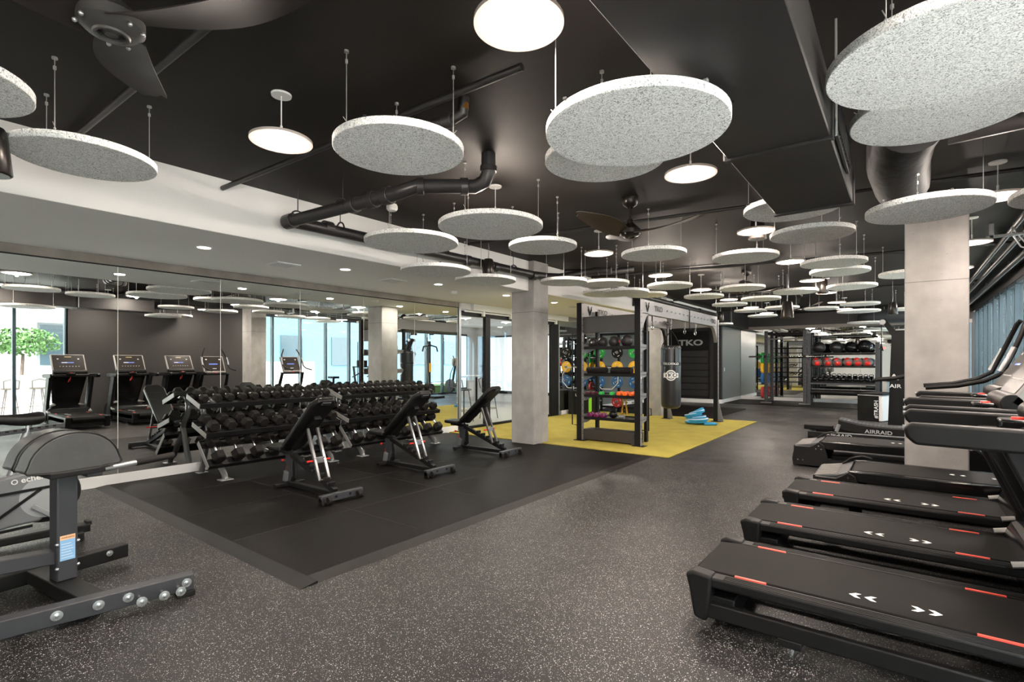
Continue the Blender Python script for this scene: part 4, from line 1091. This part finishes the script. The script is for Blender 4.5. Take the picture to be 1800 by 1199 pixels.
# corner gussets of the right beam, near and far
G().prism([(.0,1.88),(.0,2.2),(.36,2.2),(.22,2.14),(.10,2.0)],'x',.495,.565).obj('corner_gusset', lite_steel, rig, .003)
G().prism([(4.30,1.80),(4.30,2.2),(3.9,2.2),(4.10,2.12),(4.22,1.98)],'x',.495,.565).obj('corner_gusset', lite_steel, rig, .003)
G().prism([(.0,1.88),(.0,2.2),(.36,2.2),(.22,2.14),(.10,2.0)],'x',-.595,-.525).obj('corner_gusset', lite_steel, rig, .003)
G().prism([(4.20,1.80),(4.20,2.2),(3.85,2.2),(4.05,2.12),(4.14,1.98)],'x',-.655,-.585).obj('corner_gusset', black_metal, rig, .003)
for x_ in (.567,-.523):
    par = bR if x_>0 else bL
    text('lettering','TKO',.13,black_plast,par,frame((x_+.003,.75,2.30),(0,1,0),(0,0,1)),.001,.002,1.35)
    text('lettering','TKO',.13,black_plast,par,frame((x_+.003,4.0,2.29),(0,1,0),(0,0,1)),.001,.004,1.35)
    # chevron emblem
    for y0,z0 in ((.25,2.30),):
        g=G()
        for k in (0,.05):
            g.bar((x_+.002,y0-.07+k*.0,z0+.08-k),(x_+.002,y0,z0-.05-k*.6),.004,.012,(1,0,0)).bar((x_+.002,y0+.07,z0+.08-k),(x_+.002,y0,z0-.05-k*.6),.004,.012,(1,0,0))
        g.obj('emblem', black_plast, par)
    g=G()
    for k in range(14): g.sph((x_+.002,1.15+k*.22,2.30),.012,8,4)
    g.obj('bolt_row', silver, par)
# sheet panel and shelves between the front posts
W0,W1=-.51,.48
G().box(W0,W1,-.03,.0,1.89,2.17).obj('header_panel', mat('rig_panel',(.05,.048,.047),.45), rig, .003)
def shelf(z,nm='shelf',d_=.46):
    s_=G().box(W0,W1,.0,d_,z-.012,z).box(W0,W1,-.006,.0,z-.035,z+.014).box(W0,W1,d_,d_+.006,z-.03,z+.02).obj(nm, black_metal, rig, .002, 1)
    for x_ in (W0,W1-.006): G().prism([(-.03,z-.05),(.0,z-.10),(.10,z-.10),(d_,z-.02),(d_,z+.04),(-.03,z+.06)],'x',x_,x_+.006).obj('shelf_bracket', lite_steel, s_)
    return s_
ZB,ZR,Z3,Z4=1.635,1.165,.80,.405
for z_ in (ZB,Z3,Z4): shelf(z_)
shelf(ZR)
for x_ in (W0,W1-.05): G().box(x_,x_+.05,.42,.50,0,2.3).obj('rear_post', black_metal, rig, .004)
G().box(W0,W1,-.02,.28,.02,.20).obj('base_bin', mat('bin_dark',(.035,.030,.028),.5), rig, .006)
G().box(W1-.09,W1-.0,-.022,.285,.0,.195).obj('bin_end', grey_metal, rig, .004)
for x_,s_ in ((-.56,-1),(.53,1)):
    G().tube([(x_+s_*.06,-.02,1.88),(x_+s_*.17,-.02,1.88),(x_+s_*.17,-.02,.26),(x_+s_*.06,-.02,.26)],.011,8).obj('grab_rail', black_metal, rig)
# bumper arms on far left post
for z_ in (1.22,.78):
    G().tube([(-.60,4.2,z_),(-.45,3.95,z_+.03),(-.35,3.75,z_-.03),(-.30,3.6,z_+.05)],.03,8).obj('dip_arm', black_plast, rig)
    G().tube([(-.60,4.2,z_-.02),(-.58,3.9,z_-.07),(-.48,3.7,z_-.06),(-.42,3.55,z_+.05)],.022,8).obj('dip_arm', black_plast, rig)
# hooks under the right beam
for y_ in (.55,1.44,2.2,2.85):
    h=G().bar((.53,y_,2.26),(.53,y_,2.08),.012,.03).tube([(.53,y_,2.1),(.53,y_+.03,2.06),(.53,y_,2.02),(.53,y_-.03,2.05)],.008,6).obj('beam_hook', silver, rig)
    if y_!=1.44: G().tube([(.53+.02*math.cos(a_*PI/5),y_,1.98+.045*math.sin(a_*PI/5)) for a_ in range(10)],.007,6,True).obj('carabiner', chrome, h)
t = thing('chain','black chain draped over the right rig beam beyond the heavy bag hook','chain',(-3.47,10.35,2.3))
for k in range(9):
    z_=.13-.045*k; G().tube([(.048,.016*math.cos(a_*PI/4)+(0),z_+.026*math.sin(a_*PI/4)) for a_ in range(8)],.006,6,True).obj('chain_link', black_metal, t)
# black medicine balls on the top shelf
bl_ = ['first from the left on the top rig shelf','second from the left on the top rig shelf','third from the left on the top rig shelf, with red print','fourth from the left on the top rig shelf, set apart']
for i,(x_,r_) in enumerate(((-4.44,.090),(-4.24,.092),(-4.02,.098),(-3.78,.103))):
    o=thing('medicine_ball','black medicine ball, '+bl_[i],'ball',(x_,8.20,.018+ZB+r_),.4*i,'black balls on the top rig shelf')
    G().sph((0,0,0),r_,28,18).obj('ball_skin', mat('ball_black',(.022,.02,.02),.4,bump=(150,.2)), o, ang=80)
    G().tube([(r_*1.001*math.cos(a_*PI/16),0,r_*1.001*math.sin(a_*PI/16)) for a_ in range(32)],.0018,6,True).obj('ball_seam', gloss_black, o)
    if i==2: G().sph((.06,-.078,0),.018,10,6,(1,.3,1)).obj('red_print', red_plast, o)
    if i==0: G().sph((.02,-.088,0),.016,10,6,(1,.3,1)).obj('white_print', print_white, o)
for i,x_ in enumerate((-4.33,-3.86)):
    o=thing('foam_roller','black foam roller, %s of two on the rig shelf below the balls'%('left','right')[i],'roller',(x_,8.16,.018+ZR+.062),0,'foam rollers on the rig shelf')
    G().cyl((-.19,0,0),(.19,0,0),.062,n=28).obj('roller_body', rubber, o, .004)
    for e in (-.192,.19): G().cyl((e,0,0),(e+.002,0,0),.03,n=16).obj('end_hole', gloss_black, o)
# small coloured dumbbells
def nd(x,y,z,col,r,label,grp,rz=PI/2):
    t=thing('hand_weight',label,'dumbbell',(x,y,z+r*.87),rz,grp)
    for s_ in (-1,1): hexhead(G(),min(s_*.04,s_*.085),max(s_*.04,s_*.085),r,.006).obj('head', col, t, .003, 2, ang=40)
    G().cyl((-.045,0,0),(.045,0,0),.013,n=10).obj('handle', col, t)
grn=mat('neoprene_green',(.02,.40,.06),.4); org=mat('neoprene_orange',(.80,.13,.01),.4); pur=mat('vinyl_purple',(.14,.01,.07),.25); mar=mat('vinyl_maroon',(.10,.012,.03),.3)
for i in range(2): nd(-4.46+.12*i,8.10,.018+Z3,mar,.030,'small dark maroon hand weight, %s of two at the left end of the rig shelf'%('left','right')[i],'maroon hand weights')
for i in range(2): nd(-4.21+.20*i,8.10,.018+Z3,grn,.038,'green hand weight, %s of the front pair on the rig shelf'%('left','right')[i],'green hand weights',PI/2+.25)
for i in range(3): nd(-3.86+.115*i,8.10,.018+Z3,org,.045,'orange hand weight, %s of three at the right end of the rig shelf'%('left','middle','right')[i],'orange hand weights',PI/2+.1)
for i in range(3): nd(-4.42+.125*i,8.10,.018+Z4,pur,.050,'dark purple hand weight, %s of three on the lowest rig shelf'%('left','middle','right')[i],'purple hand weights',PI/2+.2)
def kettlebell(x,y,z,r,label,grp,rz=0,sc=1):
    t=thing('kettlebell',label,'kettlebell',(x,y,z),rz,grp)
    G().sph((0,0,r*.93),r,20,14,(1,1,.93)).obj('bell', gloss_black, t, ang=80)
    G().tube([(-r*.62,0,r*1.5),(-r*.78,0,r*2.0),(-r*.66,0,r*2.38),(-r*.3,0,r*2.52),(r*.3,0,r*2.52),(r*.66,0,r*2.38),(r*.78,0,r*2.0),(r*.62,0,r*1.5)],r*.155,10).obj('bell_handle', gloss_black, t, ang=80)
    return t
kettlebell(-4.00,8.12,.018+Z4,.072,'shiny black kettlebell on the lowest rig shelf','rig kettlebell')
o=thing('steel_cup','small steel cylinder at the base of the yellow strap on the lowest rig shelf','weight',(-3.84,8.12,.018+Z4))
G().cyl((-.05,0,.035),(.05,0,.035),.035,n=18).obj('cup_body', silver, o, .003)
yel=mat('strap_yellow',(.75,.40,.01),.6)
t=thing('yellow_strap','yellow resistance strap hanging down in the middle of the rig','strap',(-3.93,8.42,.018+.42))
for s_ in (-1,1): 
    G().tube([(s_*.03,0,.36),(s_*.035,.0,.27),(s_*.03,0,.20),(s_*.045,0,.10),(s_*.05,0,.02)],.02,8,flat=.6).obj('strap_band', yel, t)
    for k in range(5): G().box(s_*.035-.025,s_*.035+.025,-.014,.014,.04+k*.065,.055+k*.065).obj('stitch_band', mat('strap_dark',(.25,.10,.0),.6), t)
G().box(-.04,.04,-.02,.02,.33,.42).obj('strap_clip', yel, t, .005)
# suspension straps hanging on the right post
t=thing('suspension_trainer','tan suspension straps with black handles hanging between rig shelves and heavy bag','strap',(-4.72,11.3,.15))
for s_ in (0,.07): 
    G().bar((s_,0,.2),(.03,0,1.05),.025,.006).obj('strap', mat('strap_tan',(.62,.45,.22),.7), t)
    G().tube([(s_-.04,0,.02),(s_-.03,0,.18),(s_+.03,0,.18),(s_+.04,0,.02),(s_-.04,0,.02)],.012,8).obj('handle', black_plast, t)
G().cyl((.03,0,1.05),(.03,0,1.98),.005,n=6).obj('anchor_strap', black_plast, t)
# heavy bag
hb=thing('heavy_bag','glossy black heavy punching bag with white TKO logo hanging from the rig','punching bag',(-3.47,9.44,.53))
G().lathe([(.001,0),(.12,.004),(.165,.03),(.178,.08),(.178,1.10),(.172,1.15),(.16,1.17),(.001,1.17)],n=40).obj('bag_body', bag_vinyl, hb, ang=60)
G().lathe([(.1795,.80),(.1805,.80),(.1805,.86),(.1795,.86)],n=40).obj('logo_band', gloss_black, hb)
def rad(a): return Vector((math.cos(a),math.sin(a),0))
ca=math.atan2(-9.44,3.47)  # toward the camera
def wrap_text(s,z,size,R,a0,m_,sx=1.0,bold=0):
    o=text('lettering',s,size,m_,hb,Matrix.Identity(4),.0006,bold,sx)
    for v in o.data.vertices:
        x,y,zz=v.co; a=a0+x/R; v.co=Vector(((R+zz)*math.cos(a),(R+zz)*math.sin(a),z+y))
    return o
wrap_text('TKO',.83,.055,.181,ca-.42,print_white,1.4,.001); wrap_text('TKO',.83,.055,.181,ca+.42,print_white,1.4,.001)
g=G(); N=40
for (r0,r1) in ((.078,.098),(.050,.062)):
    vs=[];fs=[]
    for i in range(N):
        a=2*PI*i/N
        for r_ in (r0,r1):
            x=r_*math.cos(a); zz=r_*math.sin(a); an=ca+x/.179; vs.append((.1795*math.cos(an),.1795*math.sin(an),.62+zz))
    for i in range(N): fs.append((2*i,2*i+1,2*((i+1)%N)+1,2*((i+1)%N)))
    g.add(vs,fs)
g.obj('logo_ring', print_white, hb)
vs=[]; 
for i in range(9):
    an=ca+(-.145+.29*i/8)/.18
    for zz in (-.042,.042): vs.append((.1802*math.cos(an),.1802*math.sin(an),.62+zz))
G().add(vs,[(2*i,2*i+1,2*i+3,2*i+2) for i in range(8)]).obj('logo_plate', print_white, hb)
wrap_text('TKO',.62,.088,.1808,ca,gloss_black,1.35,.002)
for k in range(6):
    a=2*PI*k/6+.2; v=rad(a)
    G().bar(v*.181+Vector((0,0,.86)),v*.178+Vector((0,0,1.14)),.02,.004,(v.x,v.y,0)).obj('strap', gloss_black, hb)
    if k<4:
        a=2*PI*k/4+.4; v=rad(a); G().tube([v*.165+Vector((0,0,1.15)),v*.08+Vector((0,0,1.34)),Vector((0,0,1.46))],.008,6).obj('hanging_strap', black_metal, hb)
N=60; vs=[]
g=G()
g.tube([((.180+.0)*math.cos(2*PI*i/60),.18*math.sin(2*PI*i/60),1.12+(.015 if i%2 else -.015)) for i in range(60)],.004,5,True).obj('lacing', silver, hb)
for k in range(5): 
    z_=1.48+k*.032
    rot=k%2
    G().tube([((.011*math.cos(a_*PI/4) if rot else 0),(0 if rot else .011*math.cos(a_*PI/4)),z_+.02*math.sin(a_*PI/4)) for a_ in range(8)],.004,6,True).obj('chain_link', chrome, hb)
# battle rope pile
t=thing('battle_rope','coiled bright blue battle rope heaped by the rig front foot','rope',(-3.68,11.55,.018))
pts=[]
for i in range(150):
    a=i*.30; lay=i/150
    r_=.21-.10*lay+.03*math.sin(a*.7); pts.append((r_*math.cos(a)+.04*math.sin(i*.05),r_*.8*math.sin(a),.030+.27*lay+.05*lay*math.cos(a)))
G().tube(pts,.034,10).obj('rope_coil', blue_rope, t, ang=80)
G().tube([(p[0]*1.1,p[1]*1.1,p[2]+.022) for p in pts][10:130],.013,6).obj('rope_stripe', white_rope, t, ang=80)
G().tube([(.18,-.05,.028),(.28,.05,.028),(.36,.10,.03),(.42,.02,.03),(.34,-.08,.03),(.22,-.12,.03)],.028,10).obj('rope_tail', blue_rope, t, ang=80)

# ================================================================ PLYO BOX, PLATE STORAGE along left wall
t=thing('foam_plyo_box','black soft plyo box with upside-down 30 and lime green side, by the wall mirror','box',(-6.88,11.75,.018),math.radians(2))
G().box(-.2,.42,-.02,.55,0,.62).obj('box_cover', vinyl, t, .02, 3)
G().box(.40,.432,-.025,.10,.0,.62).obj('green_edge', mat('lime',(.25,.65,.03),.5), t, .005)
text('lettering','30in',.15,print_white,t,frame((.14,-.0225,.50),(-1,0,0),(0,0,-1)),.001,.002)
bump={'green':mat('bumper_green',(.01,.33,.05),.45),'yellow':mat('bumper_yellow',(.80,.45,.02),.45),'blue':mat('bumper_blue',(.02,.12,.32),.45),'red':mat('bumper_red',(.40,.03,.03),.45),'black':rubber}
def plate(M,c,label,grp,R=.165,th=.05):
    t=thing('weight_plate',label,'weight plate',(0,0,0),0,grp)
    G().lathe([(.03,-th/2),(R*.45,-th/2*.6),(R*.85,-th/2*.6),(R*.9,-th/2),(R,-th/2*.8),(R,th/2*.8),(R*.9,th/2),(R*.85,th/2*.6),(R*.45,th/2*.6),(.03,th/2)],n=40).obj('plate_disc', bump[c], t, ang=30)
    G().lathe([(.026,-th/2-.002),(.04,-th/2-.002),(.04,th/2+.002),(.026,th/2+.002)],n=24).obj('hub', silver, t)
    g=G()
    for k in range(4): 
        a=PI/2*k+.4; g.box(-.03,.03,-.008,.008,th/2*.6,th/2*.6+.002,Matrix.Rotation(a,4,'Z')@Matrix.Translation((0,R*.65,0)))
    g.obj('plate_print', print_white, t)
    t.matrix_world=M; return t
st=thing('plate_storage_rack','dark steel weight plate storage rack behind the rig shelves','rack',(-6.2,13.2,0))
cols_=[-6.87,-6.33,-5.83]
for i,x_ in enumerate(cols_):
    G().box(x_+6.2-.03,x_+6.2+.03,-.03,.03,.016,2.2).obj('post', black_metal, st, .004)
G().box(-.70,.40,-.03,.03,2.14,2.2).obj('cross_beam', black_metal, st, .004)
G().box(-.70,.40,-.03,.03,.10,.16).obj('cross_beam', black_metal, st, .004)
G().cyl((-.40,-.02,1.25),(-.40,-.25,1.25),.014,n=10).obj('bar_peg', silver, st)
G().box(-.66,-.12,-.02,.02,1.22,1.28).obj('peg_rail', black_metal, st)
for z_ in (1.66,1.25,.84,.30):
    for x_ in cols_: G().cyl((x_+6.2,-.02,z_),(x_+6.2,-.22,z_),.02,n=10).obj('plate_peg', silver, st)
rows=[(1.66,['green','black','green']),(1.25,['yellow','yellow','yellow']),(.84,['blue','blue','blue']),(.30,[None,'red',None])]
pos=['left column','middle column','right column']
for z_,cs in rows:
    for i,c in enumerate(cs):
        if c: plate(Matrix.Translation((cols_[i],13.2-.10,z_))@Matrix.Rotation(math.radians(90),4,'X'),c,'%s bumper plate in the %s of the plate storage behind the rig'%(c,pos[i]),'bumper plates behind the rig')
t=thing('hex_bar','white hexagonal trap bar hung on the plate storage rack','barbell',(-6.60,13.00,.837))
hx=[(-.16,0,.40),(-.34,0,.20),(-.34,0,-.02),(-.16,0,-.20),(.16,0,-.20),(.34,0,-.02),(.34,0,.20),(.16,0,.40)]
G().tube(hx,.013,8,True).obj('hex_frame', mat('bar_white',(.75,.75,.75),.35), t)

# ================================================================ SLAT BOARD on the black stub wall
t=thing('slat_board','black slatted wall board with grey TKO lettering beyond the rig','board',(-5.9,17.93,0))
G().box(-1.15,.62,-.05,-.005,1.80,2.45).obj('header_board', black_plast, t, .004)
text('lettering','TKO',.27,print_grey,t,frame((.02,-.052,2.05),(1,0,0),(0,0,1)),.001,.008,1.5)
for k in range(7):
    G().box(-1.15,.62,-.045,-.005,.22+k*.225,.43+k*.225).obj('slat', black_wall, t, .006, 2)
G().box(.62,.66,-.06,0,.16,2.45).box(-1.19,-1.15,-.06,0,.16,2.45).obj('board_edge', black_metal, t, .003)
for x_,y_,l in ((-4.862,18.25,'white light switch on the grey-green wall'),):
    o=G().box(x_-.003,x_+.006,y_-.04,y_+.04,1.08,1.2).obj('light_switch', white_paint, None, .002, 1); tag(o,l,'switch')
o=thing('door_handle','slim steel pull handle on the black wall beside the slat board','handle',(-5.0,17.94,1.15))
G().tube([(0,0,.12),(0,-.06,.12),(0,-.06,-.12),(0,0,-.12)],.008,8).obj('pull_bar', silver, o)

# ================================================================ SQUAT RACK and BALL RACK at the end wall
t=thing('squat_rack','tall dark squat rack standing at the end wall mirror','rack',(-3.15,19.3,.016))
for x_ in (-.58,.57):
    for y_ in (-.2,.75):
        p_=G().box(x_-.05,x_+.05,y_-.04,y_+.04,0,2.42).obj('upright', grey_metal, t, .004)
        g=G()
        for k in range(20): g.cyl((x_,y_-.041,.3+k*.1),(x_,y_-.0425,.3+k*.1),.013,n=8)
        g.obj('peg_hole', black_plast, p_)
    G().box(x_-.05,x_+.05,-.2,.75,2.3,2.4).obj('top_side_beam', black_metal, t, .004)
    G().box(x_-.16,x_+.16,-.34,-.16,0,.02).obj('foot_plate', silver, t, .004)
    G().box(x_-.05,x_+.05,-.2,.75,.02,.1).obj('base_beam', black_metal, t, .004)
    G().prism([(-.25,1.50),(-.38,1.50),(-.38,1.60),(-.36,1.60),(-.34,1.54),(-.25,1.54)],'x',x_-.03,x_+.03).obj('bar_hook', black_plast, t, .003)
G().box(-.58,.57,.72,.78,2.3,2.4).obj('rear_beam', black_metal, t, .004)
G().tube([(-.58,-.2,2.32),(-.35,-.24,2.40),(-.2,-.2,2.34),(.2,-.2,2.34),(.35,-.24,2.40),(.57,-.2,2.32)],.02,8).obj('pull_up_bar', black_metal, t)
G().cyl((-.56,-.1,2.15),(.56,-.1,2.15),.02,n=10).obj('pull_up_bar', silver, t)
for k in range(9): G().cyl((-.55,.75,.5+k*.17),(.55,.75,.5+k*.17),.012,n=8).obj('rung', black_metal, t)
for z_ in (1.50,1.17,.82,.34): G().cyl((-.63,-.1,z_),(-.85,-.1,z_),.022,n=10).obj('plate_horn', silver, t)
for z_,c in ((1.50,'green'),(1.17,'yellow'),(.82,'blue'),(.34,'red')):
    plate(Matrix.Translation((-3.15-.70,19.2,z_+.016))@Matrix.Rotation(PI/2,4,'Y'),c,'%s bumper plate on the left side of the squat rack'%c,'plates on the squat rack',.20,.09)
    plate(Matrix.Translation((-3.15-.70,20.0,z_+.016))@Matrix.Rotation(PI/2,4,'Y'),c,'%s bumper plate on the rear left horn of the squat rack'%c,'plates on the squat rack',.18,.09)
for z_ in (1.50,1.17,.82,.34): G().cyl((-.63,.7,z_),(-.85,.7,z_),.022,n=10).obj('plate_horn', silver, t)
t=thing('barbell','chrome barbell resting across the squat rack hooks','barbell',(-3.15,18.99,1.575))
G().cyl((-.66,0,0),(.66,0,0),.014,n=12).obj('shaft', chrome, t)
for s_ in (-1,1): G().cyl((s_*.66,0,0),(s_*1.10,0,0),.025,n=14).obj('sleeve', chrome, t); G().cyl((s_*.65,0,0),(s_*.68,0,0),.036,n=14).obj('collar', silver, t)
br=thing('ball_rack','long dark steel ball and kettlebell rack along the end wall mirror','rack',(-1.6,19.3,.016))
for x_,z1 in ((-.88,2.3),(.94,1.98)):
    for y_ in (-.1,.42): G().box(x_-.05,x_+.05,y_-.04,y_+.04,0,z1).obj('upright', grey_metal, br, .004)
for z_ in (1.655,1.225,.745):
    G().box(-.83,.89,-.12,.42,z_-.02,z_).box(-.83,.89,-.14,-.12,z_-.03,z_+.02).obj('shelf', black_metal, br, .003, 1)
G().box(-.83,.89,-.14,-.12,.66,.745).obj('shelf_lip', grey_metal, br, .003)
G().box(-.83,.89,.40,.43,2.2,2.25).obj('rear_beam', black_metal, br, .003)
G().cyl((-.83,-.05,.40),(.89,-.05,.40),.085,n=20).obj('long_pad', black_plast, br)
G().cyl((-.83,.15,.49),(.89,.15,.49),.02,n=12).obj('cross_bar', silver, br)
bb=['leftmost','second from the left','third from the left, with white print','rightmost and shiniest']
for i,(x_,r_) in enumerate(((-2.22,.19),(-1.74,.19),(-1.34,.185),(-.98,.205))):
    o=thing('wall_ball','large black ball on top of the ball rack, '+bb[i],'ball',(x_,19.42,.016+1.655+r_),.7*i,'large black balls on the ball rack')
    G().sph((0,0,0),r_,28,18).obj('ball_skin', gloss_black if i>1 else mat('ball_satin',(.02,.02,.021),.32), o, ang=80)
    G().tube([(r_*1.001*math.cos(a_*PI/16),0,r_*1.001*math.sin(a_*PI/16)) for a_ in range(32)],.002,6,True).obj('ball_seam', black_plast, o)
    if i==2: G().tube([(.14*math.cos(a_)*.5-.02,-r_*.92,.14*math.sin(a_)) for a_ in (-1,-.5,0,.5,1)],.006,6).obj('white_print', print_white, o)
ballg=mat('ball_grey',(.20,.17,.17),.5)
rp=['leftmost','second from the left','third from the left','third from the right','second from the right','rightmost']
for i,x_ in enumerate((-2.27,-1.97,-1.70,-1.42,-1.17,-.92)):
    r_=.14
    o=thing('slam_ball','red and grey slam ball on the ball rack, '+rp[i],'ball',(x_,19.38,.016+1.225+r_),.0,'red and grey balls on the ball rack')
    G().sph((0,0,0),r_,24,16).obj('ball_skin', ballg, o, ang=80)
    v=Vector((.15,-.9,-.35)).normalized()*.055
    G().sph(v,r_*.72,18,12).sph(Vector((-.02,-.045,.075)),r_*.55,14,10).obj('red_panel', red_plast, o, ang=80)
kp=['leftmost','second','third','fourth','fifth','sixth','seventh','eighth','ninth','rightmost']
for i in range(10):
    x_=-2.33+.158*i; r_=.084-.001*i
    kettlebell(x_,19.30,.016+.745,r_,'black kettlebell on the ball rack bottom shelf, %s in the row'%kp[i] if i in (0,9) else 'black kettlebell on the ball rack bottom shelf, %s from the left'%kp[i],'kettlebells on the ball rack',.2)

# ================================================================ MACHINES by the windows (seen in the mirror)
t=thing('rope_trainer','tall black rope-pull trainer with yellow label by the windows, seen in the wall mirror','exercise machine',(.45,14.0,0))
G().box(-.05,.05,-.04,.04,0,2.2).obj('mast', black_metal, t, .006)
G().box(-.6,.3,-.25,.25,0,.08).obj('base', black_metal, t, .01)
G().tube([(-.05,-.40,1.80),(-.05,-.34,1.98),(-.03,0,2.05),(-.05,.34,1.98),(-.05,.40,1.80)],.03,8).obj('top_arm', black_plast, t)
G().box(-.06,-.05,-.06,.06,1.0,1.35).obj('yellow_label', yel, t)
G().lathe([(.001,-.06),(.22,-.05),(.22,.05),(.001,.06)],(-.05,.0,.35),24,Matrix.Rotation(PI/2,3,'X')).obj('drum', black_plast, t)
for s_ in (-.25,.2): G().cyl((-.05,s_,1.9),(-.05,s_*.3,.4),.008,n=6).obj('cord', steel_wire, t)
def ellip(x,y,label,lean=1):
    t=thing('elliptical_trainer',label,'exercise machine',(x,y,0),0,'cardio machines by the far windows')
    G().box(-.9,.9,-.04,.04,.03,.10).box(-.9,-.82,-.3,.3,0,.06).box(.82,.9,-.3,.3,0,.06).obj('base_frame', black_metal, t, .01)
    G().lathe([(.001,-.05),(.27,-.05),(.29,0),(.27,.05),(.001,.05)],(.45,0,.38),28,Matrix.Rotation(PI/2,3,'X')).obj('flywheel', grey_metal, t)
    G().bar((.35,0,.3),(.15,0,1.25),.06,.08).obj('mast', black_plast, t, .01)
    G().box(.08,.14,-.22,.22,1.22,1.55).obj('console', con_grey, t, .02)
    for s_ in (-1,1):
        G().tube([(.3,s_*.2,.35),(.2,s_*.24,.9),(.0,s_*.26,1.2),(-.08,s_*.26,1.45),(.05,s_*.24,1.65)],.018,8).obj('moving_arm', black_plast, t)
        G().bar((-.75,s_*.14,.2),(.4,s_*.14,.35),.08,.04).obj('foot_rail', grey_metal, t, .006)
        G().box(-.55,-.2,s_*.14-.06,s_*.14+.06,.27,.31).obj('foot_pedal', black_plast, t, .006)
ellip(.72,15.9,'elliptical trainer with tilted console by the far windows, seen in the wall mirror')
ellip(.72,17.9,'exercise bike-like elliptical farthest along the windows, mostly hidden')
t=thing('rowing_machine','foot and small black wheels of a machine on the floor right of the wide column','exercise machine',(.80,9.9,0))
G().bar((-.12,0,.34),(.02,0,.06),.07,.05).box(-.05,.18,-.22,.22,.03,.08).obj('frame', silver, t, .008)
for s_ in (-1,1): G().cyl((.16,s_*.20-.02,.045),(.16,s_*.20+.02,.045),.045,n=16).obj('wheel', rubber, t)
G().bar((-.12,0,.34),(-.15,0,.85),.06,.05).box(-.30,0,-.12,.12,.85,.92).obj('seat_post', black_metal, t, .006)

# ================================================================ OUTSIDE
o=G().box(XW+.2,40,-20,45,-.12,-.06).obj('ground', mat('patio',(.72,.70,.67),.8,noise=(.6,.15))); struct(o)
o=G().box(XW+.5,XW+2.2,8.2,20,-.06,.35).obj('hedge', mat('hedge_green',(.035,.075,.012),.9,noise=(14,.6),bump=(20,1))); tag(o,'low green planting strip outside the windows','hedge')
bl=thing('apartment_building','white and blue apartment building across the courtyard, seen through the windows','building',(12,0,0))
bw=mat('facade_white',(.42,.43,.43),.8); bb_=mat('facade_blue',(.040,.100,.150),.7); bg_=mat('facade_glass',(.020,.035,.045),.25)
G().box(0,1,-12,12.6,0,13).obj('white_wall', bw, bl)
G().box(-.4,1,12.6,40,0,13).obj('blue_wall', bb_, bl)
for k in range(4):
    for j in range(9):
        y_=-11+j*2.6
        f=G().box(-.04,.0,y_,y_+1.4,1.2+k*3,2.9+k*3).obj('window', mat('facade_pane_frame',(.08,.09,.10),.5), bl); G().box(-.06,-.04,y_+.08,y_+1.32,1.28+k*3,2.82+k*3).obj('window_pane', bg_, f)
for k in range(4): G().box(-1.0,0,1.0,12.0,3.2+k*3,3.45+k*3).obj('balcony_slab', bw, bl)
for k in range(4):
    for j in range(5):
        y_=14+j*3; G().box(-.46,-.4,y_,y_+1.2,1.2+k*3,2.8+k*3).obj('window_pane', bg_, bl)
pw=G().box(5.5,5.8,8.5,12.2,0,1.4).obj('white_garden_wall', bw); tag(pw,'low white courtyard wall outside the windows','wall')
leaf=mat('leaf_green',(.035,.095,.015),.7,noise=(5,.5))
def tree(x,y,label,h=2.4):
    t=thing('courtyard_tree',label,'tree',(x,y,-.06))
    G().tube([(0,0,0),(.03,0,1.0),(0,.03,h)],[.07,.05,.04],8).obj('trunk', mat('bark',(.06,.04,.03),.8), t)
    g=G(); rr=random.Random(x*10+y)
    for k in range(900):
        v=Vector((rr.gauss(0,1),rr.gauss(0,1),rr.gauss(0,1))).normalized()*(rr.random()**.4)
        c=Vector((v.x*.75,v.y*.95,h+.35+v.z*.42)); a=Vector((rr.uniform(-1,1),rr.uniform(-1,1),rr.uniform(-1,1))).normalized()*.07
        b=a.cross(Vector((rr.uniform(-1,1),rr.uniform(-1,1),rr.uniform(-1,1)))).normalized()*.045
        g.add([c-a,c+b,c+a,c-b],[(0,1,2,3)])
    g.obj('foliage', leaf, t)
tree(6.5,3.3,'small leafy green courtyard tree outside the left windows, seen in the wall mirror',1.7)
tree(8.4,5.6,'second leafy courtyard tree beside the first, partly behind the dark wall',1.7)
tree(7.2,.6,'leafy courtyard tree nearest the left picture edge in the mirror',1.7)
oc=thing('outdoor_counter','white outdoor bar counter in the courtyard, seen in the wall mirror','counter',(4.8,3.2,-.06))
G().box(0,.6,-1.6,1.3,1.0,1.08).obj('counter_top', bw, oc, .01)
G().box(.35,.5,-1.5,1.2,0,1.0).obj('counter_base', bw, oc)
for i,y_ in enumerate((2.2,2.75,3.3,3.85)): stool((4.45,y_,-.06),'outdoor bar stool at the white courtyard counter, %s from the left in the mirror'%('first','second','third','fourth')[i],'stool','courtyard bar stools',mat('stool_brown',(.03,.018,.012),.6))
